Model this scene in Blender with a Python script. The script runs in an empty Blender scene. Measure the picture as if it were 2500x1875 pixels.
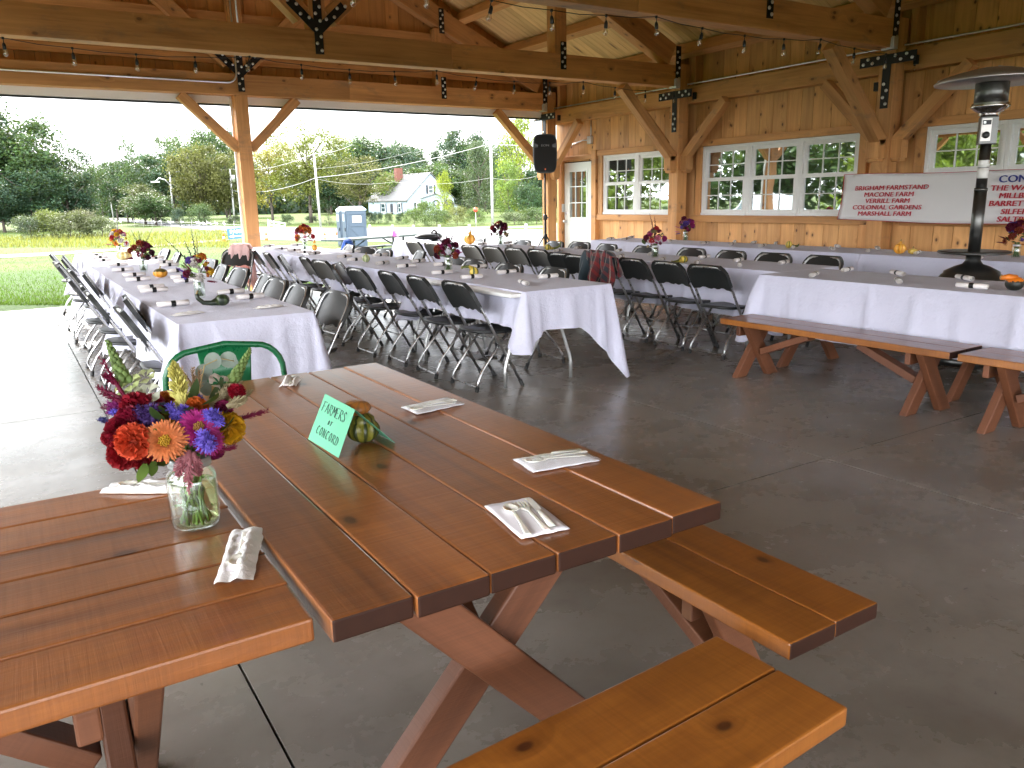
import bpy, bmesh, math, random
from mathutils import Vector, Matrix
PI = math.pi
sc = bpy.context.scene
C = bpy.context.collection
# ------------------------------------------------------------------ camera
CAM_H = 1.41; F_PX = 1930.0; IW, IH = 2500.0, 1875.0
R_ = Vector((0.8435, -0.536782, -0.019318)); U_ = Vector((0.138088, 0.181954, 0.973563)); F_ = Vector((0.519076, 0.823868, -0.227601))
cam_d = bpy.data.cameras.new('camera'); cam = bpy.data.objects.new('camera', cam_d); C.objects.link(cam)
cam_d.sensor_width = 36; cam_d.lens = 36 * F_PX / IW; cam_d.clip_start = 0.05; cam_d.clip_end = 2000
m = Matrix.Identity(4)
for i in range(3): m[i][0] = R_[i]; m[i][1] = U_[i]; m[i][2] = -F_[i]
m[2][3] = CAM_H; cam.matrix_world = m; sc.camera = cam
# ------------------------------------------------------------------ world, sun, exposure
SUN_EL = math.radians(34.5)
SUN_AZ = math.radians(4)            # from +Y towards +X
w = bpy.data.worlds.new('World'); sc.world = w; w.use_nodes = True
nt = w.node_tree; nt.nodes.clear()
def wn(t, **k):
    n = nt.nodes.new(t)
    for a, b in k.items(): setattr(n, a, b)
    return n
sky = wn('ShaderNodeTexSky', sky_type='NISHITA', sun_disc=False, sun_elevation=SUN_EL, sun_rotation=SUN_AZ)
sky.air_density = 1.2; sky.dust_density = 1.5
tc = wn('ShaderNodeTexCoord'); mp = wn('ShaderNodeMapping'); mp.inputs['Scale'].default_value = (1.6, 1.6, 7.5); mp.inputs['Location'].default_value = (2.35, .4, .55)
nz = wn('ShaderNodeTexNoise'); nz.inputs['Scale'].default_value = 1.7; nz.inputs['Detail'].default_value = 6; nz.inputs['Roughness'].default_value = .55
cr = wn('ShaderNodeValToRGB'); cr.color_ramp.elements[0].position = .36; cr.color_ramp.elements[1].position = .50
mix = wn('ShaderNodeMix', data_type='RGBA'); mix.inputs['B'].default_value = (16.0, 16.3, 17.0, 1)
bg = wn('ShaderNodeBackground'); bg.inputs['Strength'].default_value = .1
out = wn('ShaderNodeOutputWorld')
L = nt.links.new
L(tc.outputs['Generated'], mp.inputs['Vector']); L(mp.outputs['Vector'], nz.inputs['Vector']); L(nz.outputs['Fac'], cr.inputs['Fac'])
dim = wn('ShaderNodeMix', data_type='RGBA', blend_type='MULTIPLY'); dim.inputs['Factor'].default_value = 1; dim.inputs['B'].default_value = (.28, .36, .40, 1); L(sky.outputs['Color'], dim.inputs['A'])
# added fill light: clouds raised out of view at left, dimmed towards the sun
dot = wn('ShaderNodeVectorMath', operation='DOT_PRODUCT'); dot.inputs[1].default_value = (-.85, -.42, .1); L(tc.outputs['Generated'], dot.inputs[0])
mr = wn('ShaderNodeMapRange', interpolation_type='SMOOTHSTEP'); mr.inputs['From Min'].default_value = -.6; mr.inputs['From Max'].default_value = .8; mr.inputs['To Min'].default_value = .42; mr.inputs['To Max'].default_value = 1.9; L(dot.outputs['Value'], mr.inputs['Value'])
cb = wn('ShaderNodeVectorMath', operation='SCALE'); cb.inputs[0].default_value = (16.0, 16.3, 17.0); L(mr.outputs['Result'], cb.inputs['Scale']); L(cb.outputs[0], mix.inputs['B'])
L(cr.outputs['Color'], mix.inputs['Factor']); L(dim.outputs['Result'], mix.inputs['A']); L(mix.outputs['Result'], bg.inputs['Color']); L(bg.outputs['Background'], out.inputs['Surface'])
sd = bpy.data.lights.new('sun', 'SUN'); sd.energy = 2.4; sd.angle = math.radians(.6); sd.color = (1, .95, .86)
so = bpy.data.objects.new('sun', sd); C.objects.link(so)
sdir = Vector((math.sin(SUN_AZ) * math.cos(SUN_EL), math.cos(SUN_AZ) * math.cos(SUN_EL), math.sin(SUN_EL)))
so.rotation_euler = sdir.to_track_quat('Z', 'Y').to_euler(); so.location = (0, 30, 30)
vs = sc.view_settings; vs.view_transform = 'Standard'; vs.look = 'None'; vs.gamma = 1; vs.exposure = 2.5
sc.cycles.max_bounces = 8; sc.cycles.diffuse_bounces = 5; sc.cycles.glossy_bounces = 4; sc.cycles.transmission_bounces = 8
sc.cycles.transparent_max_bounces = 12; sc.cycles.use_denoising = True; sc.cycles.sample_clamp_indirect = 6; sc.cycles.caustics_refractive = False; sc.cycles.caustics_reflective = False
# ------------------------------------------------------------------ measuring helpers: photo pixel -> world
def ray(px, py): return R_ * ((px - IW / 2) / F_PX) - U_ * ((py - IH / 2) / F_PX) + F_
def at_z(px, py, z):
    d = ray(px, py); return Vector((0, 0, CAM_H)) + d * ((z - CAM_H) / d.z)
def at_d(px, py, dist):                                             # dist: horizontal distance
    d = ray(px, py); return Vector((0, 0, CAM_H)) + d * (dist / math.hypot(d.x, d.y))
# ------------------------------------------------------------------ mesh builder
class MB:
    def __init__(s): s.v = []; s.f = []; s.mi = []; s.uv = []; s.rn = []; s.sm = []
    def add(s, vs_, fs, uvs=None, m=0, rn=None, sm=False):
        o = len(s.v); s.v += [tuple(p) for p in vs_]; rn = random.random() if rn is None else rn
        for i, f in enumerate(fs):
            s.f.append([o + k for k in f]); s.mi.append(m); s.rn.append(rn); s.sm.append(sm)
            s.uv.append(uvs[i] if uvs else [(s.v[o + k][0], s.v[o + k][1] + s.v[o + k][2] * .7) for k in f])
    def box(s, c, size, g=0, M=None, m=0, rn=None, em=None):
        hx, hy, hz = [d / 2 for d in size]; h = (hx, hy, hz)
        cs = [(x, y, z) for x in (-hx, hx) for y in (-hy, hy) for z in (-hz, hz)]
        fs = [((0, 1, 3, 2), 0), ((4, 6, 7, 5), 0), ((0, 4, 5, 1), 1), ((2, 3, 7, 6), 1), ((0, 2, 6, 4), 2), ((1, 5, 7, 3), 2)]
        uvs = []
        for k, (f, n) in enumerate(fs):
            o = [a for a in range(3) if a != n]
            if n == g: uvs.append([(cs[i][o[0]] * .3 + 9, cs[i][o[1]] * .6) for i in f])
            else:
                q = [a for a in o if a != g][0]; uvs.append([(cs[i][g], cs[i][q] + k * .37) for i in f])
        c = Vector(c)
        vs_ = [(M @ Vector(p) if M else Vector(p)) + c for p in cs]
        s.add(vs_, [f for f, n in fs], uvs, m, rn)
        if em is not None:
            for k, (f, n) in enumerate(fs):
                if n == g: s.mi[len(s.mi) - 6 + k] = em
    def bb(s, x0, x1, y0, y1, z0, z1, g=0, m=0, rn=None):
        s.box(((x0 + x1) / 2, (y0 + y1) / 2, (z0 + z1) / 2), (abs(x1 - x0), abs(y1 - y0), abs(z1 - z0)), g, None, m, rn)
    def beam(s, p0, p1, w_, h_, up=(0, 0, 1), m=0, rn=None):         # w_ sideways, h_ along up
        p0 = Vector(p0); p1 = Vector(p1); d = p1 - p0; x = d.normalized(); y = Vector(up).cross(x)
        y = y.normalized() if y.length > 1e-5 else Vector((0, 1, 0)); z = x.cross(y)
        M = Matrix((x, y, z)).transposed(); s.box((p0 + p1) / 2, (d.length, w_, h_), 0, M, m, rn)
    def tube(s, pts, r, n=8, m=0, closed=False, cap=True, rn=None, sm=True, sq=1.0):
        pts = [Vector(p) for p in pts]; N = len(pts); rs = r if isinstance(r, (list, tuple)) else [r] * N
        rings = []; pn = None; u = 0; us = []
        for i in range(N):
            if closed: t = (pts[(i + 1) % N] - pts[i - 1]).normalized()
            else: t = (pts[min(i + 1, N - 1)] - pts[max(i - 1, 0)])
            t = t.normalized() if t.length > 1e-9 else Vector((0, 0, 1))
            if pn is None:
                a = Vector((0, 0, 1)) if abs(t.z) < .9 else Vector((1, 0, 0)); nn = (a - t * a.dot(t)).normalized()
            else:
                nn = pn - t * pn.dot(t); nn = nn.normalized() if nn.length > 1e-6 else pn
            pn = nn; b = t.cross(nn); rings.append([pts[i] + (nn * math.cos(2 * PI * k / n) + b * math.sin(2 * PI * k / n) * sq) * rs[i] for k in range(n)])
            if i: u += (pts[i] - pts[i - 1]).length
            us.append(u)
        vs_ = [p for q in rings for p in q]; fs = []; uvs = []
        for i in range(N if closed else N - 1):
            j = (i + 1) % N
            for k in range(n):
                k2 = (k + 1) % n; fs.append((i * n + k, i * n + k2, j * n + k2, j * n + k))
                uvs.append([(us[i], k * r_(rs[i], n)), (us[i], (k + 1) * r_(rs[i], n)), (us[j], (k + 1) * r_(rs[i], n)), (us[j], k * r_(rs[i], n))])
        if cap and not closed:
            fs.append(tuple(range(n - 1, -1, -1))); uvs.append([(0, 0)] * n)
            fs.append(tuple((N - 1) * n + k for k in range(n))); uvs.append([(0, 0)] * n)
        s.add(vs_, fs, uvs, m, rn, sm)
    def lathe(s, prof, n=16, c=(0, 0, 0), m=0, rib=None, M=None, rn=None, sm=True):
        vs_ = []; fs = []; uvs = []; c = Vector(c)
        for i, (r, z) in enumerate(prof):
            for k in range(n):
                a = 2 * PI * k / n; rr = r * (rib(a, i / max(1, len(prof) - 1)) if rib else 1)
                p = Vector((rr * math.cos(a), rr * math.sin(a), z)); vs_.append((M @ p if M else p) + c)
        for i in range(len(prof) - 1):
            for k in range(n):
                k2 = (k + 1) % n; fs.append((i * n + k, i * n + k2, (i + 1) * n + k2, (i + 1) * n + k))
                uvs.append([(k / n, i / len(prof)), ((k + 1) / n, i / len(prof)), ((k + 1) / n, (i + 1) / len(prof)), (k / n, (i + 1) / len(prof))])
        if prof[0][0] > 1e-4: fs.append(tuple(range(n - 1, -1, -1))); uvs.append([(0, 0)] * n)
        if prof[-1][0] > 1e-4: fs.append(tuple((len(prof) - 1) * n + k for k in range(n))); uvs.append([(0, 0)] * n)
        s.add(vs_, fs, uvs, m, rn, sm)
    def grid(s, P, m=0, sm=True, rn=None, uvf=None, wrap=False):     # P[i][j] -> points
        a, b = len(P), len(P[0]); vs_ = [p for q in P for p in q]; fs = []; uvs = []
        for i in range(a - (0 if wrap else 1)):
            for j in range(b - 1):
                i2 = (i + 1) % a; f = (i * b + j, i2 * b + j, i2 * b + j + 1, i * b + j + 1); fs.append(f)
                uvs.append([(uvf(vs_[k]) if uvf else (vs_[k][0], vs_[k][1])) for k in f])
        s.add(vs_, fs, uvs, m, rn, sm)
    def quad(s, a, b, c, d, m=0, rn=None): s.add([a, b, c, d], [(0, 1, 2, 3)], [[(0, 0), (1, 0), (1, 1), (0, 1)]], m, rn)
    def blob(s, c, r, n=8, m=0, rn=None, sz=(1, 1, 1)):
        pr = [(max(1e-5, r * math.sin(PI * i / n)), -r * math.cos(PI * i / n)) for i in range(n + 1)]
        s.lathe([(a, b * sz[2]) for a, b in pr], n + 2, c, m, None, Matrix.Diagonal((sz[0], sz[1], 1)), rn)
    def build(s, name, mats, parent=None, loc=None, rot=None, bevel=0, solid=0, subd=0):
        me = bpy.data.meshes.new(name); me.from_pydata(s.v, [], s.f)
        if not isinstance(mats, (list, tuple)): mats = [mats]
        for q in mats: me.materials.append(q)
        me.polygons.foreach_set('material_index', s.mi); me.polygons.foreach_set('use_smooth', s.sm)
        ul = me.uv_layers.new(name='UVMap'); fl = []
        for q in s.uv:
            for t in q: fl += [t[0], t[1]]
        ul.data.foreach_set('uv', fl)
        at = me.attributes.new('rnd', 'FLOAT', 'FACE'); at.data.foreach_set('value', s.rn); me.update()
        o = bpy.data.objects.new(name, me); C.objects.link(o)
        if parent: o.parent = parent
        if loc is not None: o.location = loc
        if rot is not None: o.rotation_euler = rot
        if bevel:
            b = o.modifiers.new('bevel', 'BEVEL'); b.width = bevel; b.segments = 2; b.limit_method = 'ANGLE'; b.angle_limit = .7
        if solid: q = o.modifiers.new('solid', 'SOLIDIFY'); q.thickness = solid
        if subd: q = o.modifiers.new('sub', 'SUBSURF'); q.levels = subd; q.render_levels = subd
        return o
def r_(r, n): return 2 * PI * r / n
def tag(o, label=None, cat=None, group=None, kind=None):
    for k, v_ in (('label', label), ('category', cat), ('group', group), ('kind', kind)):
        if v_: o[k] = v_
    return o
def thing(name, label, cat, loc=(0, 0, 0), rz=0, group=None):
    o = bpy.data.objects.new(name, None); C.objects.link(o); o.location = loc; o.rotation_euler = (0, 0, rz); o.empty_display_size = .1
    return tag(o, label, cat, group)
def dup(root, loc, rz=0, label=None, rot=None):
    r = root.copy(); C.objects.link(r); r.location = loc; r.rotation_euler = rot or (0, 0, rz)
    if label: r['label'] = label
    for ch in list(root.children):
        c_ = ch.copy(); C.objects.link(c_); c_.parent = r
        for g_ in list(ch.children):
            d_ = g_.copy(); C.objects.link(d_); d_.parent = c_
    return r
def bolt(par, loc, rot):
    if 'bolt' not in BP: mb = MB(); mb.lathe([(.020, 0), (.020, .007), (.013, .013), (.001, .015)], 8, rn=.5); o = mb.build('bolt', M_BOLT); BP['bolt'] = o.data
    else: o = bpy.data.objects.new('bolt', BP['bolt']); C.objects.link(o)
    o.parent = par; o.location = loc; o.rotation_euler = rot
BP = {}
ORD = ['nearest', 'second nearest', 'third nearest', 'fourth nearest', 'fifth nearest', 'sixth nearest', 'seventh nearest', 'eighth nearest', 'ninth nearest', 'tenth nearest', 'eleventh nearest', 'twelfth nearest', 'thirteenth nearest']
# ------------------------------------------------------------------ materials
class NT:
    def __init__(s, name):
        s.m = bpy.data.materials.new(name); s.m.use_nodes = True; s.t = s.m.node_tree; s.t.nodes.clear()
        s.out = s.t.nodes.new('ShaderNodeOutputMaterial'); s.p = s.t.nodes.new('ShaderNodeBsdfPrincipled'); s.l(s.p.outputs[0], s.out.inputs['Surface'])
    def l(s, a, b): s.t.links.new(a, b)
    def n(s, t, ins=None, **k):
        q = s.t.nodes.new(t)
        for a, b in k.items(): setattr(q, a, b)
        for a, b in (ins or {}).items():
            if hasattr(b, 'is_output') or isinstance(b, bpy.types.NodeSocket): s.l(b, q.inputs[a])
            else: q.inputs[a].default_value = b
        return q
    def math(s, op, a, b=0, c=0, clamp=False):
        return s.n('ShaderNodeMath', {0: a, 1: b, 2: c}, operation=op, use_clamp=clamp).outputs[0]
    def mix(s, f, a, b, blend='MIX'):
        q = s.n('ShaderNodeMix', data_type='RGBA', blend_type=blend)
        for i, v_ in (('Factor', f), ('A', a), ('B', b)):
            if isinstance(v_, bpy.types.NodeSocket): s.l(v_, q.inputs[i])
            elif i == 'Factor': q.inputs[i].default_value = v_
            else: q.inputs[i].default_value = (*v_, 1) if len(v_) == 3 else v_
        return q.outputs['Result']
    def noise(s, vec=None, scale=5, detail=4, rough=.5, dist=0):
        q = s.n('ShaderNodeTexNoise', {'Scale': scale, 'Detail': detail, 'Roughness': rough, 'Distortion': dist})
        if vec is not None: s.l(vec, q.inputs['Vector'])
        return q.outputs['Fac']
    def ramp(s, f, stops):
        q = s.n('ShaderNodeValToRGB', {'Fac': f}); e = q.color_ramp.elements
        while len(e) < len(stops): e.new(.5)
        for i, (p, c) in enumerate(stops): e[i].position = p; e[i].color = (*c, 1) if not isinstance(c, (int, float)) else (c, c, c, 1)
        return q.outputs['Color']
    def rnd(s): return s.n('ShaderNodeAttribute', attribute_name='rnd').outputs['Fac']
    def obj(s): return s.n('ShaderNodeTexCoord').outputs['Object']
    def pos(s): return s.n('ShaderNodeNewGeometry').outputs['Position']
    def scale(s, v_, sx): return s.n('ShaderNodeMapping', {'Vector': v_, 'Scale': sx}).outputs[0]
    def bump(s, h, st=.2, d=.01):
        q = s.n('ShaderNodeBump', {'Height': h, 'Strength': st, 'Distance': d}); s.l(q.outputs[0], s.p.inputs['Normal'])
    def set(s, **k):
        for a, b in k.items():
            a = {'col': 'Base Color', 'rough': 'Roughness', 'metal': 'Metallic', 'spec': 'Specular IOR Level', 'coat': 'Coat Weight', 'coatr': 'Coat Roughness', 'trans': 'Transmission Weight', 'ior': 'IOR', 'sheen': 'Sheen Weight', 'sss': 'Subsurface Weight'}[a]
            if isinstance(b, bpy.types.NodeSocket): s.l(b, s.p.inputs[a])
            else: s.p.inputs[a].default_value = (*b, 1) if isinstance(b, tuple) and len(b) == 3 else b
        return s.m
def plain(name, col, rough=.5, metal=0, var=.12, sc_=30, **k):
    q = NT(name); n_ = q.noise(q.obj(), sc_, 3); c = q.mix(n_, tuple(x * (1 - var) for x in col), tuple(min(1, x * (1 + var)) for x in col))
    rr = q.math('MULTIPLY_ADD', n_, rough * .3, rough * .85); return q.set(col=c, rough=rr, metal=metal, **k)
def wood(name, dark, light, knot=(.16, .07, .03), knots=.35, rough=.6, bump=.15, var=.3, saw=0, coat=0, blot=0, ks=(1.3, 5.0), stain=0, coatr=.12):
    q = NT(name); uv = q.n('ShaderNodeUVMap').outputs[0]; r = q.rnd()
    sx = q.n('ShaderNodeSeparateXYZ', {0: uv}); u, v_ = sx.outputs[0], sx.outputs[1]
    def vec(a, b, oz=7.0):
        return q.n('ShaderNodeCombineXYZ', {0: q.math('MULTIPLY_ADD', r, 31.7, q.math('MULTIPLY', u, a)), 1: q.math('MULTIPLY_ADD', r, 53.1, q.math('MULTIPLY', v_, b)), 2: q.math('MULTIPLY', r, oz)}).outputs[0]
    kv = q.n('ShaderNodeTexVoronoi', {'Vector': vec(*ks), 'Scale': 1.0, 'Randomness': 1.0}, voronoi_dimensions='2D')
    kr = q.n('ShaderNodeSeparateColor', {0: kv.outputs['Color']}).outputs[0]
    kd = kv.outputs['Distance']; on = q.math('LESS_THAN', kr, knots)
    warp = q.math('MULTIPLY', q.math('SUBTRACT', .42, kd, clamp=True), on)   # grain bends round knots
    g1v = q.n('ShaderNodeCombineXYZ', {0: q.math('MULTIPLY_ADD', r, 31.7, q.math('MULTIPLY', u, .9)), 1: q.math('ADD', q.math('MULTIPLY_ADD', r, 53.1, q.math('MULTIPLY', v_, 20)), q.math('MULTIPLY', warp, 5)), 2: q.math('MULTIPLY', r, 9)}).outputs[0]
    g1 = q.noise(g1v, 1.0, 5, .6, .4); g2 = q.noise(vec(5, 190), 1.0, 3, .6); g3 = q.noise(vec(1.1, 3.5), 1, 3)
    s1 = q.ramp(g1, [(.3, 0), (.72, 1)])
    c = q.mix(s1, dark, light); c = q.mix(q.math('MULTIPLY', g2, .35), c, tuple(x * .6 for x in dark))
    c = q.mix(q.ramp(g3, [(.35, 0), (.7, .5)]), c, tuple(min(1, x * 1.15) for x in light))
    lum = q.math('MULTIPLY_ADD', r, var, 1 - var / 2)
    c = q.mix(1.0, c, q.n('ShaderNodeCombineColor', {0: lum, 1: lum, 2: lum}).outputs[0], 'MULTIPLY')
    halo = q.math('MULTIPLY', q.ramp(kd, [(.08, 1), (.26, 0)]), on); core = q.math('MULTIPLY', q.ramp(kd, [(.06, 1), (.11, 0)]), on)
    c = q.mix(q.math('MULTIPLY', halo, .5), c, tuple(x * .7 for x in dark)); c = q.mix(q.math('MULTIPLY', core, .9), c, knot)
    if stain:                                                        # grey weather marks
        sn = q.noise(q.scale(q.pos(), (1.2, 1.2, 3)), 1.7, 6, .7); c = q.mix(q.math('MULTIPLY', q.ramp(sn, [(.56, 0), (.72, 1)]), stain), c, (.13, .11, .09))
    if blot: c = q.mix(q.math('MULTIPLY', q.ramp(q.noise(q.scale(q.pos(), (1, 1, 1)), 4.3, 5, .65), [(.42, 0), (.75, 1)]), blot), c, tuple(x * .55 for x in dark))
    h = q.math('MULTIPLY_ADD', g2, .5, g1); rr = q.math('MULTIPLY_ADD', g1, .18, rough - .09)
    if saw:
        sw = q.noise(vec(95, 3.0), 1.0, 4, .65, .6); h = q.math('MULTIPLY_ADD', sw, saw, h); c = q.mix(q.math('MULTIPLY', q.ramp(sw, [(.4, 0), (.7, 1)]), .22), c, tuple(x * .5 for x in dark)); rr = q.math('MULTIPLY_ADD', sw, .12, rr)
    q.bump(h, bump, .004)
    return q.set(col=c, rough=rr, coat=coat, coatr=coatr)
M_TIMBER = wood('timber', (.40, .175, .055), (.68, .35, .13), knots=.14, rough=.62, var=.26, stain=.45, ks=(3.2, 5.5))
M_BOARD = wood('pine_board', (.52, .235, .075), (.82, .46, .18), knot=(.10, .035, .015), knots=.2, rough=.55, var=.36, ks=(4.2, 6.5))
M_GABLE = wood('gable_board', (.46, .20, .065), (.66, .33, .11), knots=.2, rough=.55, var=.36, ks=(4.2, 6.5))
M_DECK = wood('roof_deck', (.60, .37, .15), (.84, .58, .27), knots=.16, rough=.6, var=.22, ks=(.8, 5))
M_TABLE = wood('stained_plank', (.13, .036, .008), (.37, .128, .028), knot=(.04, .012, .005), knots=.09, rough=.34, bump=.32, var=.42, saw=.8, coatr=.2, coat=.9, ks=(4, 7), blot=.25)
M_BENCH = wood('stained_bench', (.15, .042, .007), (.38, .135, .020), knot=(.06, .018, .007), knots=.13, rough=.32, bump=.18, var=.2, saw=.2, coat=.45, coatr=.15, blot=.4, ks=(5, 8))
M_ENDG = plain('end_grain', (.030, .010, .005), .6, 0, .3, 60, spec=.25)
M_LEG = wood('stained_leg', (.09, .030, .012), (.17, .06, .024), knots=.2, rough=.5, bump=.3, var=.25, saw=.5)
M_BLACK = plain('black_steel', (.012, .012, .013), .4, .3)
M_BOLT = plain('bolt_zinc', (.62, .62, .6), .35, .7)
M_ZINC = plain('galvanised', (.62, .63, .62), .35, .8)
M_CHROME = plain('chair_tube', (.50, .50, .50), .28, .95)
M_PLASTIC = plain('chair_plastic', (.012, .014, .014), .42, 0, spec=.6)
M_RUBBER = plain('rubber', (.01, .01, .01), .6)
M_WHITE = plain('white_vinyl', (.80, .80, .78), .35, 0, .03)
M_WPAINT = plain('white_paint', (.72, .76, .70), .4, 0, .04)
M_NAPKIN = plain('paper_napkin', (.74, .70, .68), .85, 0, .05)
M_PAPERW = plain('white_paper', (.80, .79, .84), .8, 0, .03)
M_CUTLERY = plain('cutlery_plastic', (.74, .71, .62), .3, 0, .03, sss=.1)
M_GREEN = plain('green_enamel', (.006, .10, .035), .28, 0, .1)
M_DKSTEEL = plain('heater_steel', (.11, .11, .105), .33, .9)
M_STAIN = plain('heater_stainless', (.55, .53, .5), .18, 1.0)
M_ALU = plain('heater_alu', (.42, .40, .38), .38, .9)
def cloth_mat(name, col, weave=900, cre=.5, tr=.25):
    q = NT(name); p = q.obj(); n1 = q.noise(p, 3.5, 4); n2 = q.noise(p, weave, 1); n3 = q.noise(q.scale(p, (1, 1, 1)), 11, 4, .6)
    c = q.mix(n1, tuple(x * .94 for x in col), col); q.bump(q.math('MULTIPLY_ADD', n2, .06, n3), cre, .02)
    q.set(col=c, rough=.8, sheen=.15)
    t = q.n('ShaderNodeBsdfTranslucent', {'Color': (*col, 1)}); mx = q.n('ShaderNodeMixShader', {0: tr}); q.l(q.p.outputs[0], mx.inputs[1]); q.l(t.outputs[0], mx.inputs[2]); q.l(mx.outputs[0], q.out.inputs['Surface'])
    return q.m
M_CLOTH = cloth_mat('tablecloth_linen', (.63, .63, .76), tr=.12)
def concrete():
    q = NT('polished_concrete'); p = q.pos(); a = q.noise(p, .45, 5, .58, .5); b = q.noise(q.scale(p, (1, 1.3, 1)), 1.9, 5, .55, .3); c_ = q.noise(p, 14, 6, .7); d = q.noise(p, 120, 3, .7)
    c = q.mix(q.ramp(a, [(.36, 0), (.62, 1)]), (.115, .098, .078), (.275, .253, .225)); c = q.mix(q.math('MULTIPLY', q.ramp(b, [(.36, 0), (.74, 1)]), .6), c, (.27, .245, .205))
    c = q.mix(q.math('MULTIPLY', q.ramp(c_, [(.5, 0), (.85, 1)]), .4), c, (.095, .078, .058))
    sp_ = q.noise(p, 21, 2, .5, .6); c = q.mix(q.math('MULTIPLY', q.ramp(sp_, [(.73, 0), (.76, 1)]), .6), c, (.04, .035, .03))
    q.bump(q.math('MULTIPLY_ADD', c_, .7, b), .08, .006)
    return q.set(col=c, rough=q.math('MULTIPLY_ADD', b, .24, q.math('MULTIPLY_ADD', c_, .10, .10)), spec=.62)
M_CONC = concrete()
M_JOINT = plain('joint_filler', (.008, .007, .006), 1.0, spec=0.0)
def pane():
    q = NT('window_pane'); q.set(col=(.03, .035, .035), rough=.02, spec=.5)
    g_ = q.n('ShaderNodeBsdfGlossy', {'Color': (.86, .92, .9, 1), 'Roughness': .015}); mx = q.n('ShaderNodeMixShader', {0: .62}); q.l(q.p.outputs[0], mx.inputs[1]); q.l(g_.outputs[0], mx.inputs[2]); q.l(mx.outputs[0], q.out.inputs['Surface'])
    b = q.n('ShaderNodeBump', {'Height': q.noise(q.obj(), 2.2, 2), 'Strength': .05, 'Distance': .02}); q.l(b.outputs[0], g_.inputs['Normal'])
    return q.m
M_PANE = pane()
def glass(name, col, ior=1.45, rough=0):
    q = NT(name); return q.set(col=col, rough=rough, trans=1.0, ior=ior)
def thin(name, tint, ior, k=1.0):
    q = NT(name); q.t.nodes.remove(q.p); lw = q.n('ShaderNodeLayerWeight', {'Blend': .5}).outputs['Facing']; f = q.math('MULTIPLY_ADD', q.math('POWER', lw, 3.5), .55, .035 * ior); t = q.n('ShaderNodeBsdfTransparent', {'Color': (*tint, 1)}); g_ = q.n('ShaderNodeBsdfGlossy', {'Roughness': .02}); mx = q.n('ShaderNodeMixShader', {0: q.math('MULTIPLY', f, k, clamp=True)}); q.l(t.outputs[0], mx.inputs[1]); q.l(g_.outputs[0], mx.inputs[2]); q.l(mx.outputs[0], q.out.inputs['Surface']); return q.m
M_GLASS = thin('jar_glass', (.95, .98, .96), 1.6, 1.3); M_WATER = thin('jar_water', (.93, .95, .80), 1.2); M_BULB = thin('bulb_glass', (.97, .90, .78), 3.5, 1.5)
def film():
    q = NT('clear_film'); q.set(col=(.9, .9, .9), rough=.12); t = q.n('ShaderNodeBsdfTransparent', {'Color': (.94, .95, .95, 1)}); mx = q.n('ShaderNodeMixShader', {0: .74}); q.l(q.p.outputs[0], mx.inputs[1]); q.l(t.outputs[0], mx.inputs[2]); q.l(mx.outputs[0], q.out.inputs['Surface'])
    q.bump(q.noise(q.obj(), 45, 4, .7), .8, .01); return q.m
M_FILM = film()
def objcol(name, rough=.6, var=.35, tr=.3, spec=.3):
    q = NT(name); oc = q.n('ShaderNodeObjectInfo').outputs['Color']; r = q.rnd(); lum = q.math('MULTIPLY_ADD', r, var * 2, 1 - var)
    c = q.mix(1.0, oc, q.n('ShaderNodeCombineColor', {0: lum, 1: lum, 2: lum}).outputs[0], 'MULTIPLY'); q.set(col=c, rough=rough, spec=spec)
    if tr:
        t = q.n('ShaderNodeBsdfTranslucent'); q.l(q.mix(.25, c, (.30, .36, .05), 'MIX') if name == 'leaf' else c, t.inputs['Color']); mx = q.n('ShaderNodeMixShader', {0: tr}); q.l(q.p.outputs[0], mx.inputs[1]); q.l(t.outputs[0], mx.inputs[2]); q.l(mx.outputs[0], q.out.inputs['Surface'])
    return q.m
M_LEAF = objcol('leaf', .55, .45, .28); M_PETAL = objcol('petal', .6, .22, .2); M_SOLID = objcol('tinted', .5, .1, 0)
M_BARK = plain('bark', (.07, .055, .045), .9, 0, .4, 4)
def ramp_mat(name, stops, scale, rough=.5, stretch=(1, 1, 1), bump=.3, spec=.5):
    q = NT(name); n_ = q.noise(q.scale(q.obj(), stretch), scale, 5, .6); q.bump(n_, bump, .004); return q.set(col=q.ramp(n_, stops), rough=rough, spec=spec)
# ================================================================== ground
def gz(x, y):
    dx = max(-3.1 - x, 0, x - 11); dy = max(-11.5 - y, 0, y - 13.35); d = math.hypot(dx, dy); t = min(1, d / 34); t = t * t * (3 - 2 * t) * .55 + t * .45
    return -.07 - 1.13 * t + .05 * math.sin(x * .31) * math.sin(y * .23) * min(1, d / 8)
def at_g(px, py):                                                    # photo pixel on the terrain
    z = -.6
    for _ in range(30):
        p = at_z(px, py, z)
        if p.y < 0 or p.length > 400: p = at_d(px, py, 300); break
        z = .5 * z + .5 * gz(p.x, p.y)
    return Vector((p.x, p.y, gz(p.x, p.y)))
mb = MB()
xs = [-500, -300, -200, -140, -100, -70, -50] + [-40 + 2.5 * i for i in range(49)] + [90, 110, 150, 220, 320, 500]
ys = [-300, -120, -60, -30, -14] + [-8 + 2.2 * i for i in range(64)] + [140, 165, 200, 260, 350, 600]
mb.grid([[(x, y, gz(x, y)) for y in ys] for x in xs], uvf=lambda p: (p[0], p[1]))
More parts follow.
